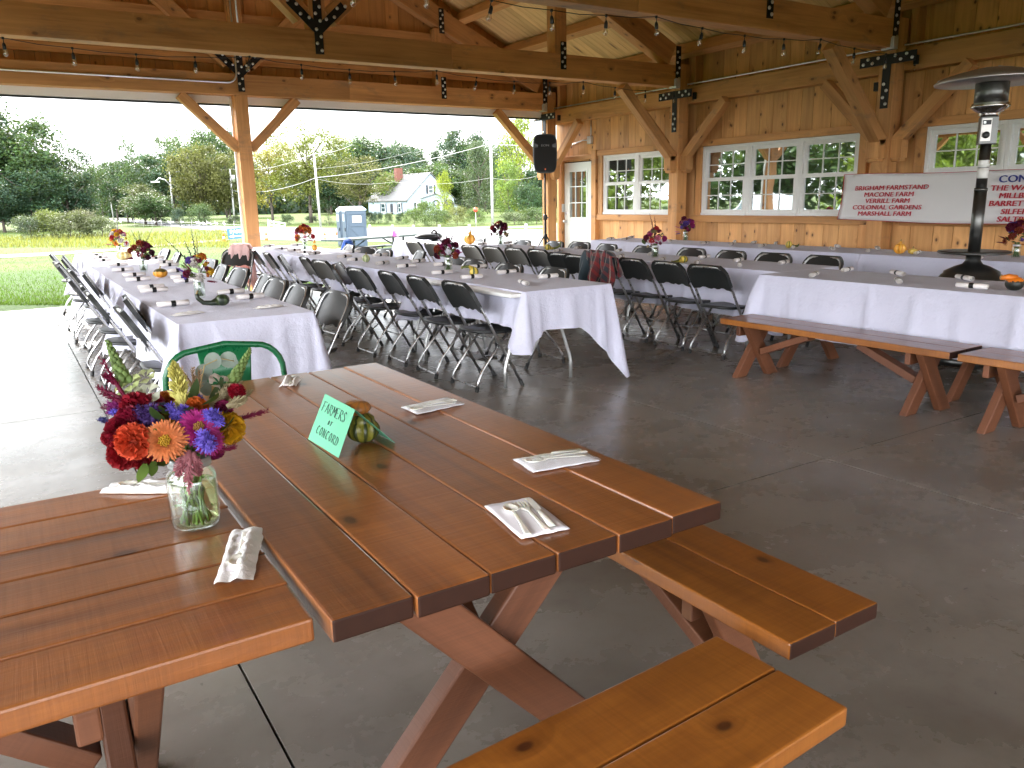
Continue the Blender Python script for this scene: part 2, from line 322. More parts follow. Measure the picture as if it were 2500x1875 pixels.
def lawn():
    q = NT('lawn_grass'); p = q.pos(); sp = q.n('ShaderNodeSeparateXYZ', {0: p}); Y = sp.outputs[1]
    a = q.noise(p, .22, 5, .6); b = q.noise(p, 3, 6, .7); f = q.noise(p, 30, 5, .8)
    c = q.mix(q.ramp(b, [(.3, 0), (.7, 1)]), (.030, .080, .004), (.075, .16, .010)); c = q.mix(q.math('MULTIPLY', f, .5), c, (.03, .065, .008))
    fld = q.math('MULTIPLY', q.ramp(q.math('MULTIPLY_ADD', Y, 1 / 60, q.math('MULTIPLY_ADD', a, .25, -.125)), [(.52, 0), (.60, 1)]), q.ramp(q.noise(q.scale(p, (.5, 1, 1)), .35, 4, .7), [(.38, .1), (.68, .85)]))
    c = q.mix(fld, c, (.15, .17, .03)); c = q.mix(q.math('MULTIPLY', q.ramp(a, [(.55, 0), (.8, 1)]), .4), c, (.13, .15, .03))
    q.bump(q.math('MULTIPLY_ADD', f, .6, b), .9, .08); return q.set(col=q.mix(.42, c, (0, 0, 0)), rough=.9, spec=.2)
M_LAWN = lawn()
tag(mb.build('lawn', M_LAWN), kind='structure')
def strip(name, mat, near, far, dz, n=1):
    mb = MB(); P = []
    def samp(l, t):
        k = t * (len(l) - 1); i = min(int(k), len(l) - 2); f = k - i; return Vector(l[i]) * (1 - f) + Vector(l[i + 1]) * f
    for i in range(41):
        row = []
        for j in range(5):
            a = samp(near, i / 40).lerp(samp(far, i / 40), j / 4); row.append((a.x, a.y, gz(a.x, a.y) + dz))
        P.append(row)
    mb.grid(P); o = mb.build(name, mat); tag(o, kind='structure'); return o
M_ASPH = ramp_mat('road_asphalt', [(.3, (.08, .08, .085)), (.7, (.12, .12, .125))], 2, .85)
M_GRAV = ramp_mat('gravel', [(.25, (.06, .06, .06)), (.6, (.10, .10, .10)), (.85, (.17, .17, .165))], 9, .95, bump=1)
M_DIRT = ramp_mat('dirt_track', [(.3, (.13, .11, .08)), (.7, (.21, .185, .15))], 3, .95)
g = at_g
rn_ = [g(1500, 592), g(1290, 583), g(900, 576), g(640, 570), g(500, 562), g(400, 552), g(320, 543), g(270, 535), g(228, 527), g(205, 523)]
rf_ = [g(1500, 566), g(1290, 561), g(900, 558), g(640, 555), g(500, 549.5), g(400, 543), g(320, 535), g(285, 529), g(240, 522), g(214, 518.5)]
strip('road', M_ASPH, rn_, rf_, .03)
strip('gravel_lot', M_GRAV, [g(1600, 612), g(1290, 600), g(1000, 592), g(850, 590), g(640, 586), g(560, 578)], [g(1600, 590), g(1290, 582), g(1000, 577), g(850, 574), g(640, 571), g(540, 567)], .022)
strip('dirt_path', M_DIRT, [g(-60, 634), g(100, 626), g(280, 613), g(460, 596), g(560, 587)], [g(-60, 626), g(100, 618), g(280, 608), g(460, 591), g(560, 584)], .026)
# grass blades on the near lawn and weeds on the field
def blades(name, n, reg, hgt, wid, mat, col):
    mb = MB(); rr = random.Random(5)
    for i in range(n):
        px, py = reg(rr)
        p = at_g(px, py)
        if p.y < 13.45 or p.length > 90: continue
        s_ = 1 + p.length / 45; h_ = hgt * rr.uniform(.5, 1.3) * (1 + p.length / 160); a = rr.uniform(0, PI); w_ = wid * s_; dx, dy = math.cos(a) * w_, math.sin(a) * w_
        lx, ly = rr.uniform(-.5, .5) * h_, rr.uniform(-.5, .5) * h_
        mb.add([(p.x - dx, p.y - dy, p.z), (p.x + dx, p.y + dy, p.z), (p.x + lx, p.y + ly, p.z + h_)], [(0, 1, 2)], [[(0, 0)] * 3], 0, rr.random())
    o = mb.build(name, mat); o.color = col; tag(o, kind='stuff'); return o
o = blades('grass', 26000, lambda r: (r.uniform(-60, 1300), 745 - 150 * r.random() ** 1.6), .05, .006, M_LEAF, (.05, .115, .006, 1)); tag(o, 'short bright green grass of the sunlit lawn beyond the slab', 'grass')
o = blades('field_weeds', 9000, lambda r: (r.uniform(-60, 560), 555 + 50 * r.random()), .22, .012, M_LEAF, (.15, .155, .025, 1)); tag(o, 'tall yellowish weeds and flowers in the field past the track', 'weeds')
# ------------------------------------------------------------------ slab
mb = MB(); jx = [-3.0, .445, 3.625, 6.8, 9.9]; jy = [-11, -7.2, -4.8, -1.1, 2.565, 6.2, 9.9, 13.3]
for i in range(4):
    for j in range(7): mb.bb(jx[i] + .004, jx[i + 1] - .004, jy[j] + .004, jy[j + 1] - .004, -.3, 0, rn=.5)
mb.bb(-2.98, 9.88, -10.98, 13.28, -.3, -.035, m=1)
tag(mb.build('concrete_floor', [M_CONC, M_JOINT]), kind='structure')
# ================================================================== pavilion
PV = thing('pavilion', 'open timber frame pavilion with pine board wall, windows and gabled roof', 'pavilion')
YT = [13.0, 9.45, 5.9, 2.35, -1.2]; XR = 3.41
def plates(name, items, bolts, parent, ax='y'):
    pass
for yi, y in enumerate(YT):                                          # trusses; front face at y
    yc = y + .1; X0 = 2 * XR - 9.12; X1 = 9.12
    def part(nm, p0, p1, w_, h_, up=(0, 0, 1), par=PV, bev=.006):
        mb = MB(); mb.beam(p0, p1, w_, h_, up); return mb.build(nm, M_TIMBER, par, bevel=bev)
    for a, b in ((X0, -1.1), (-1.1, 5.15), (5.15, X1)): part('tie_beam', (a + .001, yc, 3.195), (b - .001, yc, 3.195), .2, .31)
    for s in (1, -1):
        top = lambda x: 3.70 + .473 * (8.9 - x)
        p = lambda x: XR + s * (x - XR)
        mid = lambda x: top(x) - .185
        part('rafter', (p(8.95), yc, mid(8.95)), (p(XR + .02), yc, mid(XR + .02)), .19, .32)
        qz = top(6.85) - .37
        part('queen_post', (p(6.86), yc, 3.352), (p(6.86), yc, qz), .19, .2, (1, 0, 0))
        part('strut', (p(XR + .16), yc, 3.50), (p(6.70), yc, qz - .30) if False else (p(XR + 1.75), yc, 3.50 + 1.5), .19, .2)
    part('king_post', (XR, yc, 3.352), (XR, yc, top(XR) - .36), .19, .2, (1, 0, 0))
    # steel plates on the face
    def steel(name, shapes, bolts, fy):
        mb = MB()
        for (cx, cz, L_, W_, ang) in shapes:
            M = Matrix.Rotation(-ang, 3, 'Y'); mb.box((cx, fy, cz), (L_, .008, W_), 0, M)
        o = mb.build(name, M_BLACK, PV)
        for (cx, cz) in bolts: bolt(o, (cx, fy - .004, cz), (PI / 2, 0, 0))
        return o
    if y > 5:
        fy = y - .004
        bz = [(XR + (-.025 if k % 2 else .025), 3.13 + .075 * k) for k in range(4)] + [(XR + (-.025 if k % 2 else .025), 3.45 + .075 * k) for k in range(5)]
        for s in (1, -1): bz += [(XR + s * (.10 + .07 * k + (.03 if k % 2 else -.0)), 3.44 + .065 * k + (.0 if k % 2 else .035)) for k in range(4)]
        mb = MB(); mb.box((XR, fy - .004, 3.4), (.1, .008, .62)); 
        for s in (1, -1): mb.beam((XR, fy - .004, 3.34), (XR + s * .33, fy - .004, 3.665), .008, .1, (0, 1, 0)) if False else mb.box((XR + s * .17, fy - .003, 3.50), (.42, .008, .1), 0, Matrix.Rotation(-s * PI / 4.2, 3, 'Y'))
        o = mb.build('fork_plate', M_BLACK, PV)
        for (cx, cz) in bz: bolt(o, (cx, fy - .008, cz), (PI / 2, 0, 0))
        for s in (1, -1):
            qx = XR + s * (6.90 - XR)
            steel('strap_plate', [(qx, 3.33, .095, .36, 0)], [(qx + (-.02 if k % 2 else .02), 3.19 + .058 * k) for k in range(6)], fy)
            steel('strap_plate', [(qx, 4.42, .095, .4, 0)], [(qx + (-.02 if k % 2 else .02), 4.26 + .064 * k) for k in range(6)], fy - .002)
            ex = XR + s * (9.06 - XR)
            steel('strap_plate', [(ex, 3.36, .1, .52, 0)], [(ex + (-.02 if k % 2 else .02), 3.16 + .075 * k) for k in range(6)], fy)
# posts, braces
def post(x, y, z1=3.04, far=False):
    mb = MB(); mb.bb(x - .1, x + .1, y - .1, y + .1, 0, z1, g=2); return mb.build('post', M_TIMBER, PV, bevel=.008)
def brace(p0, p1, w_=.14, h_=.14, up=(0, 0, 1)):
    mb = MB(); mb.beam(p0, p1, w_, h_, up); return mb.build('brace', M_TIMBER, PV, bevel=.006)
def foot(x, y):
    mb = MB(); mb.bb(x - .07, x + .07, y - .07, y + .07, 1.80, 2.02, g=2); mb.bb(x - .055, x + .055, y - .055, y + .055, 1.765, 1.80, g=2); return mb.build('brace_block', M_TIMBER, PV, bevel=.006)
for y in YT:
    yc = y + .1
    for x in (9.21, 2 * XR - 9.21):
        s = 1 if x > 0 else -1
        post(x, yc, 3.38 if s > 0 else 3.04)
        brace((x - s * 1.18, yc, 3.0), (x - s * .13, yc, 1.98))
        foot(x - s * .17, yc)
        for t in (1, -1):
            if (y > 12 and t > 0): continue
            brace((x + .03, yc + t * .93, 2.78), (x + .03, yc + t * .13, 2.0), .13, .13); foot(x + .02, yc + t * .165)
post(3.39, 13.1)
brace((2.52, 13.1, 3.02), (3.3, 13.1, 2.26)); brace((4.28, 13.1, 3.02), (3.5, 13.1, 2.26))
mb = MB(); mb.bb(3.26, 3.52, 13.17, 13.21, 0, 3.0, g=2); mb.build('post_trim', M_WHITE, PV)
# wall plates along the eaves
for a, b in ((13.2, 9.55), (9.55, 6.0), (6.0, 2.45), (2.45, -1.1), (-1.1, -10.4)):
    for x in (9.38, 2 * XR - 9.38):
        mb = MB(); mb.bb(x - .09, x + .09, b + .001, a - .001, 2.80, 3.055, g=1); mb.build('wall_plate', M_TIMBER, PV, bevel=.006)
# T plates on the wall plate, face x = 9.29
for y in YT[:3]:
    mb = MB(); c_ = y + .1; fx = 9.104; mb.box((fx, c_, 2.93), (.008, .72, .115)); mb.box((fx - .002, c_, 2.63), (.008, .10, .5))
    mb.box((9.27, c_ - .26, 2.9), (.06, .04, .1)); mb.box((9.27, c_ + .2, 2.66), (.05, .1, .1))
    o = mb.build('tee_plate', M_BLACK, PV); b_ = [(-.31, -.02), (-.24, .03), (-.17, -.02), (-.1, .03), (.12, .03), (.19, -.02), (.25, .03), (.31, -.02)]
    for dy, dz in b_: bolt(o, (fx - .004, c_ + dy, 2.93 + dz), (0, -PI / 2, 0))
    for k in range(4): bolt(o, (fx - .006, c_ + (.02 if k % 2 else -.02), 2.43 + .075 * k), (0, -PI / 2, 0))
    mb = MB(); mb.bb(9.0, 9.09, c_ - .13, c_ + .03, 3.02, 3.16); mb.bb(8.985, 9.0, c_ - .11, c_ + .01, 3.035, 3.145); o = mb.build('junction_box', M_ZINC, PV, bevel=.006)
# purlins and roof deck
for s in (1, -1):
    for k in range(7):
        x = 9.3 - k * .98; z = 3.62 + .473 * (9.5 - x) - .13; p = lambda q: XR + s * (q - XR)
        for a, b in ((13.6, 9.5), (9.5, 5.95), (5.95, 2.4), (2.4, -1.2), (-1.2, -10.4)):
            mb = MB(); M = Matrix.Rotation(s * math.atan(.473), 3, 'Y'); mb.box((p(x), (a + b) / 2, z), (.13, a - b - .002, .17), 1, M); mb.build('purlin', M_TIMBER, PV)
    mb = MB(); rr = random.Random(3 + s); y = 14.0; ang = math.atan(.473); L_ = 6.9 / math.cos(ang)
    while y > -10.5:
        w_ = .135; x0, x1 = XR, 10.3; z = lambda q: 3.62 + .473 * (9.5 - q) + .02
        mb.beam((p(x0), y - w_ / 2, z(x0)), (p(x1), y - w_ / 2, z(x1)), w_ - .006, .022, rn=rr.random()); y -= w_
    mb.build('roof_deck', M_DECK, PV)
    mb = MB(); mb.beam((p(XR), 1.75, 3.62 + .473 * (9.5 - XR) + .06), (p(10.35), 1.75, 3.62 + .473 * (9.5 - 10.35) + .06), 24.6, .04); mb.build('roof', plain('roof_metal', (.12, .13, .13), .5, .3), PV)
mb = MB(); mb.bb(XR - .06, XR + .06, -10.4, 13.9, 6.15, 6.42, g=1); mb.build('ridge_beam', M_TIMBER, PV)
# gable boards above the far tie beam
mb = MB(); rr = random.Random(8); x = 2 * XR - 9.6
while x < 9.45:
    w_ = rr.choice((.19, .24, .24, .29)); x2 = min(x + w_, 9.5)
    zt = [3.66 + .473 * (9.5 - (XR + abs(q - XR))) - .02 for q in (x, x2 - .006)]
    mb.add([(x, 13.22, 3.06), (x2 - .006, 13.22, 3.06), (x2 - .006, 13.22, zt[1]), (x, 13.22, zt[0]), (x, 13.245, 3.06), (x2 - .006, 13.245, 3.06), (x2 - .006, 13.245, zt[1]), (x, 13.245, zt[0])],
           [(0, 1, 2, 3), (7, 6, 5, 4), (1, 5, 6, 2), (4, 0, 3, 7)], [[(3.06, x), (3.06, x2), (zt[1], x2), (zt[0], x)]] * 4, 0, rr.random()); x = x2
mb.bb(2 * XR - 9.6, 9.5, 13.25, 13.27, 2.9, 3.7, m=1); mb.build('gable_wall', [M_GABLE, M_RUBBER], PV)
mb = MB(); mb.add([(-2.7, 13.28, 3.0), (9.5, 13.28, 3.0), (9.5, 13.28, 3.6), (XR, 13.28, 6.5), (-2.7, 13.28, 3.6)], [(0, 1, 2, 3, 4)]); mb.build('gable_back', M_RUBBER, PV)
for z0, z1, a, b in ((3.50, 3.62, -2, 8.7), (4.09, 4.23, -1.2, 7.6)):
    mb = MB(); mb.bb(a, b, 13.14, 13.218, z0, z1); mb.build('girt', M_TIMBER, PV)
mb = MB(); mb.bb(-2.7, 9.5, 13.2, 13.3, 2.93, 3.055); mb.build('header_trim', M_WHITE, PV)
# wall of pine boards (inner face x = 9.5)
WIN = [(11.73, 2), (9.26, 3), (5.64, 3), (2.1, 3)]; UW = .915; ZB, ZT, ZM = 1.105, 2.15, 1.645
mb = MB(); rr = random.Random(4); y = 13.25
def opening(y0, y1):
    r_o = []
    for (t, n_) in WIN:
        if y0 > t - n_ * UW + .01 and y1 < t - .01 or (y0 + y1) / 2 < t and (y0 + y1) / 2 > t - n_ * UW: r_o.append((ZB, ZT))
    if 12.06 < (y0 + y1) / 2 < 12.98: r_o.append((0, 2.09))
    return r_o
while y > -10.5:
    w_ = rr.choice((.19, .24, .24, .29)); y2 = y - w_; zs = [0, 3.66]; r = rr.random(); op = opening(y, y2)
    segs = [(0, 3.66)]
    for a, b in op: segs = [q for sg in segs for q in ((sg[0], a), (b, sg[1])) if q[1] > q[0] + .01]
    for a, b in segs: mb.bb(9.5, 9.525, y2 + .003, y - .003, a, b, g=2, rn=r)
    y = y2
mb.bb(9.526, 9.6, -10.5, 13.25, 0, 3.7, m=1); mb.build('wall', [M_BOARD, M_RUBBER], PV)
mb = MB(); x = 2 * XR - 9.5; rr = random.Random(5)
while x < 9.5: mb.bb(x + .003, min(x + .24, 9.5) - .003, -10.52, -10.5, 3.06, 3.66 + .473 * (9.5 - (XR + abs(x + .12 - XR))), g=2, rn=rr.random()); x += .24
mb.bb(2 * XR - 9.5, 9.5, -10.56, -10.53, 3.06, 3.7, m=1); mb.build('gable_wall', [M_GABLE, M_RUBBER], PV)
mb = MB(); mb.beam((2 * XR - 9.12, -10.38, 3.195), (9.12, -10.38, 3.195), .2, .31); mb.build('tie_beam', M_TIMBER, PV)
def tb(nm, *a, g=1, bev=.004):
    mb = MB(); mb.bb(*a, g=g); return mb.build(nm, M_TIMBER, PV, bevel=bev)
for a, b in ((11.88, 9.67), (9.45, 6.15), (5.87, 2.6), (2.3, -.9)):
    tb('sill_rail', 9.42, 9.502, b, a, 1.0, 1.102); tb('header_rail', 9.42, 9.502, b, a, 2.153, 2.25)
for t, n_ in WIN:
    tb('stud', 9.43, 9.503, t + .003, t + .12, 1.104, 2.151, g=2); tb('stud', 9.43, 9.503, t - n_ * UW - .12, t - n_ * UW - .003, 1.104, 2.151, g=2)
tb('stud', 9.40, 9.5, 11.89, 12.02, 0, 2.26, g=2); tb('stud', 9.42, 9.5, 12.985, 13.08, 0, 2.18, g=2); tb('header_rail', 9.42, 9.5, 12.03, 13.08, 2.11, 2.19)
tb('top_trim', 9.40, 9.5, -10.4, 13.2, 3.56, 3.66)
for y in YT[1:]: tb('stud', 9.33, 9.5, y + .22, y + .36, 0, 3.6, g=2)
for y in YT[:4]: tb('rafter_block', 9.33, 9.49, y - .1, y - .02, 3.06, 3.7, g=2)
# windows
def window(t, n_):
    for k in range(n_):
        y1 = t - k * UW; y0 = y1 - UW; X = 9.5; f = .045
        mb = MB()
        mb.bb(X - .045, X + .03, y0 + .002, y0 + f, ZB, ZT, g=2); mb.bb(X - .045, X + .03, y1 - f, y1 - .002, ZB, ZT, g=2)
        mb.bb(X - .043, X + .03, y0 + f, y1 - f, ZT - .045, ZT, g=1); mb.bb(X - .06, X + .03, y0 + .004, y1 - .004, ZB, ZB + .04, g=1)
        w_ = mb.build('window', M_WHITE, PV, bevel=.003)
        for (z0, z1, xs_, s_) in ((ZM - .02, ZT - .046, X + .006, .05), (ZB + .041, ZM + .02, X - .024, .045)):
            a, b = y0 + f + .001, y1 - f - .001; mb = MB()
            mb.bb(xs_ - .012, xs_ + .012, a, a + s_, z0, z1, g=2); mb.bb(xs_ - .012, xs_ + .012, b - s_, b, z0, z1, g=2)
            mb.bb(xs_ - .0125, xs_ + .0125, a + s_, b - s_, z0, z0 + s_, g=1); mb.bb(xs_ - .0125, xs_ + .0125, a + s_, b - s_, z1 - s_, z1, g=1)
            for i in (1, 2): yy = a + s_ + (b - a - 2 * s_) * i / 3; mb.bb(xs_ - .0045, xs_ + .004, yy - .007, yy + .007, z0 + s_, z1 - s_)
            zz = (z0 + z1) / 2; mb.bb(xs_ - .004, xs_ + .004, a + s_, b - s_, zz - .007, zz + .007)
            if z0 < 1.3:
                for q in (.28, .72): mb.bb(xs_ - .03, xs_ - .005, a + (b - a) * q - .03, a + (b - a) * q + .03, z1 - .002, z1 + .012)
            mb.build('sash', M_WHITE, w_)
            mb = MB(); mb.quad((xs_ + .005, b - s_ + .003, z0 + s_ - .003), (xs_ + .005, a + s_ - .003, z0 + s_ - .003), (xs_ + .005, a + s_ - .003, z1 - s_ + .003), (xs_ + .005, b - s_ + .003, z1 - s_ + .003)); mb.build('pane', M_PANE, w_)
for t, n_ in WIN: window(t, n_)
# door
mb = MB(); y0, y1 = 12.08, 12.965; X = 9.5
mb.bb(X - .02, X + .025, y0, y1, .02, .95, g=2); mb.bb(X - .02, X + .025, y0, y0 + .15, .951, 2.07, g=2); mb.bb(X - .02, X + .025, y1 - .15, y1, .951, 2.07, g=2)
mb.bb(X - .02, X + .025, y0 + .151, y1 - .151, 1.93, 2.07); mb.bb(X - .02, X + .025, y0 + .151, y1 - .151, .951, 1.01)
for a, b in ((y0 + .14, y0 + .40), (y1 - .40, y1 - .14)):
    for q in ((a, a + .012, .2, .86), (b - .012, b, .2, .86)): mb.bb(X - .028, X - .021, q[0], q[1], q[2], q[3])
    mb.bb(X - .028, X - .021, a + .013, b - .013, .2, .212); mb.bb(X - .028, X - .021, a + .013, b - .013, .848, .86)
dr = mb.build('door', M_WPAINT, PV, bevel=.002)
mb = MB(); a, b, z0, z1 = y0 + .151, y1 - .151, 1.012, 1.928
for q in ((a, a + .03, z0, z1), (b - .03, b, z0, z1)): mb.bb(X - .03, X - .002, *q)
for q in ((z0, z0 + .03), (z1 - .03, z1)): mb.bb(X - .03, X - .002, a + .031, b - .031, *q)
for i in (1, 2):
    mb.bb(X - .015, X - .003, a + (b - a) * i / 3 - .009, a + (b - a) * i / 3 + .009, z0 + .03, z1 - .03); zz = z0 + (z1 - z0) * i / 3; mb.bb(X - .0145, X - .0035, a + .03, b - .03, zz - .009, zz + .009)
mb.build('glazing_frame', M_WPAINT, dr)
mb = MB(); mb.quad((X + .002, b - .01, z0 + .01), (X + .002, a + .01, z0 + .01), (X + .002, a + .01, z1 - .01), (X + .002, b - .01, z1 - .01)); mb.build('pane', M_PANE, dr)
mb = MB(); mb.lathe([(.03, 0), (.03, .008), (.012, .012), (.012, .04), (.027, .05), (.03, .065), (.02, .08), (.001, .083)], 14, (X - .02, y1 - .065, .96), 0, None, Matrix.Rotation(-PI / 2, 3, 'Y')); mb.build('handle', M_ZINC, dr)
mb = MB(); mb.lathe([(.028, 0), (.028, .012), (.001, .016)], 14, (X - .02, y1 - .065, 1.12), 0, None, Matrix.Rotation(-PI / 2, 3, 'Y')); mb.build('lock', M_ZINC, dr)
# conduits and boxes
mb = MB(); mb.tube([(9.27, y, 3.085) for y in (13.0, 9.6, 6.1, 2.4, -1)], .0125); mb.build('conduit', M_ZINC, PV)
mb = MB(); mb.tube([(9.47, 12.15, 2.45), (9.46, 12.35, 2.46), (9.46, 12.7, 2.40), (9.46, 12.95, 2.25), (9.46, 13.0, 2.1), (9.46, 13.0, 1.6), (9.46, 13.0, 1.3)], .012); mb.tube([(9.48, 12.13, 2.5), (9.48, 12.13, 2.8)], .012)
mb.build('conduit', M_ZINC, PV)
mb = MB(); mb.box((9.46, 12.13, 2.45), (.07, .11, .14)); mb.build('conduit_box', M_ZINC, PV, bevel=.01)
mb = MB(); mb.box((9.46, 13.02, 1.22), (.07, .09, .16)); mb.build('switch_box', M_ZINC, PV, bevel=.006)
mb = MB(); pts = [(-1.5, 12.985, 3.21), (3.2, 12.985, 3.21)]
for k in range(6): a = PI / 2 * k / 5; pts.append((3.2 + .15 * math.sin(a), 12.985, 3.36 - .15 * math.cos(a)))
pts += [(3.35, 12.985, 4.8)]; mb.tube(pts, .014); mb.build('conduit', M_ZINC, PV)
mb = MB(); mb.tube([(3.43, 12.95, 3.7), (3.43, 12.985, 5.6)], .014); mb.build('conduit', M_ZINC, PV)
# ================================================================== stained picnic tables and benches
def xlegs(mb_parent, half_w, top, thick, wd, plane, off, axis, par, foot=None):
    """two crossing boards in the plane axis=plane; returns nothing"""
    foot = foot or half_w
    for s in (1, -1):
        mb = MB(); a = (-s * foot, 0); b = (s * half_w, top)
        d = Vector((b[0] - a[0], b[1] - a[1])); o_ = off * s
        if axis == 'y': p0, p1, up = (a[0], plane + o_, 0.0), (b[0], plane + o_, top), (0, 1, 0)
        else: p0, p1, up = (plane + o_, a[0], 0.0), (plane + o_, b[0], top), (1, 0, 0)
        p0 = Vector(p0); p1 = Vector(p1); dd = (p1 - p0)
        # board with level cut ends: parallelogram section
        hw = wd / 2 * dd.length / dd.z
        lat = Vector((1, 0, 0)) if axis == 'y' else Vector((0, 1, 0)); th = Vector((0, 1, 0)) if axis == 'y' else Vector((1, 0, 0))
        vs_ = [q + lat * e * hw + th * f * thick / 2 for q in (p0, p1) for e in (-1, 1) for f in (-1, 1)]
        fs = [(0, 1, 3, 2), (4, 6, 7, 5), (0, 4, 5, 1), (2, 3, 7, 6), (0, 2, 6, 4), (1, 5, 7, 3)]; Ln = dd.length
        uvs = [[(0, i * .05) for i in f] for f in fs[:2]] + [[(0 if k < 4 else Ln, (.0 if (k % 4) < 2 else wd) + (.03 if k % 2 else 0)) for k in f] for f in fs[2:]]
        mb.add(vs_, fs, uvs, 0); mb.build('leg', M_LEG, par, bevel=.006)
def plank_top(par, nm, L_, W_, n, z, th, axis, mat, gap=.003, seed=1, over=0):
    rr = random.Random(seed); w_ = W_ / n; 
    for i in range(n):
        mb = MB(); c_ = -W_ / 2 + w_ * (i + .5); e = rr.uniform(-.004, .004); dz = rr.uniform(-.0015, .0015)
        mb.box((e, c_, z - th / 2 + dz) if axis == 'x' else (c_, e, z - th / 2 + dz), (L_, w_ - gap, th) if axis == 'x' else (w_ - gap, L_, th), 0 if axis == 'x' else 1, rn=rr.random(), em=1)
        mb.build(nm, [mat, M_ENDG], par, bevel=.005)
def picnic(name, label, cat, loc, rz, L_, W_, n, H_, th=.042, mat=None, seed=1, group=None, inset=.26, lw=.10, lt=.05, brace_=True):
    t = thing(name, label, cat, loc, rz, group)                      # local: length along Y, n boards across X
    plank_top(t, 'plank', L_, W_, n, H_, th, 'y', mat or M_TABLE, seed=seed)
    for s in (1, -1):
        y = s * (L_ / 2 - inset); zt = H_ - th
        mb = MB(); mb.bb(-W_ / 2 + .05, W_ / 2 - .05, y + lt + .003, y + lt + .04, zt - .085, zt - .002, g=0); mb.build('cleat', M_LEG, t, bevel=.005)
        xlegs(None, W_ / 2 - .16 if H_ > .6 else W_ / 2 - .07, zt - .002, lt, lw, y, lt / 2 + .0015, 'y', t, foot=W_ / 2 - .06 if H_ > .6 else W_ / 2 - .035)
        if brace_:
            mb = MB(); zc = zt * .50; mb.beam((0, y - s * .07, zc), (0, s * (L_ * .12 if H_ > .6 else L_ / 2 - .72), zt - .03), lw * .85, lt, (0, 0, 1)); mb.build('brace', M_LEG, t, bevel=.005)
    return t
picnic('picnic_table', 'large stained six plank picnic table with the green card, nearest to the viewer', 'table', (.80, 2.07, 0), 0, 1.90, .885, 6, .76, seed=2)
picnic('picnic_table', 'stained plank picnic table carrying the big jar of flowers, cut off at the left edge', 'table', (-.60, 1.60, 0), PI / 2 - .006, 1.885, .875, 6, .757, seed=7)
GB = 'stained plank benches'
picnic('plank_bench', 'two plank bench along the right side of the picnic table with the green card', 'bench', (1.49, 1.93, 0), 0, 1.88, .325, 2, .452, .042, M_BENCH, 5, GB, .30, .08, .042)
picnic('plank_bench', 'two plank bench lying across the bottom edge of the picture', 'bench', (.36, .905, 0), PI / 2 + .05, 1.75, .325, 2, .452, .042, M_BENCH, 11, GB, .30, .08, .042)
picnic('plank_bench', 'long stained bench in front of the nearest table of the right middle row', 'bench', (4.95, 3.49, 0), 0, 1.85, .38, 2, .452, .045, M_BENCH, 3, GB, .22, .10, .05)
picnic('plank_bench', 'stained bench cut off by the right edge, behind the end of the long bench', 'bench', (4.95, 1.60, 0), 0, 1.83, .38, 2, .452, .045, M_BENCH, 9, GB, .22, .10, .05)
for i, (y0, y1) in enumerate(((2.62, 4.45), (.72, 2.55))):
    picnic('picnic_table', ('stained picnic table under white cloth behind the long bench', 'stained picnic table under white cloth at the right edge, behind the cut off bench')[i], 'table', (5.68, (y0 + y1) / 2, 0), 0, y1 - y0, .74, 5, .748, .04, M_TABLE, 20 + i, None, .2, .09, .045)
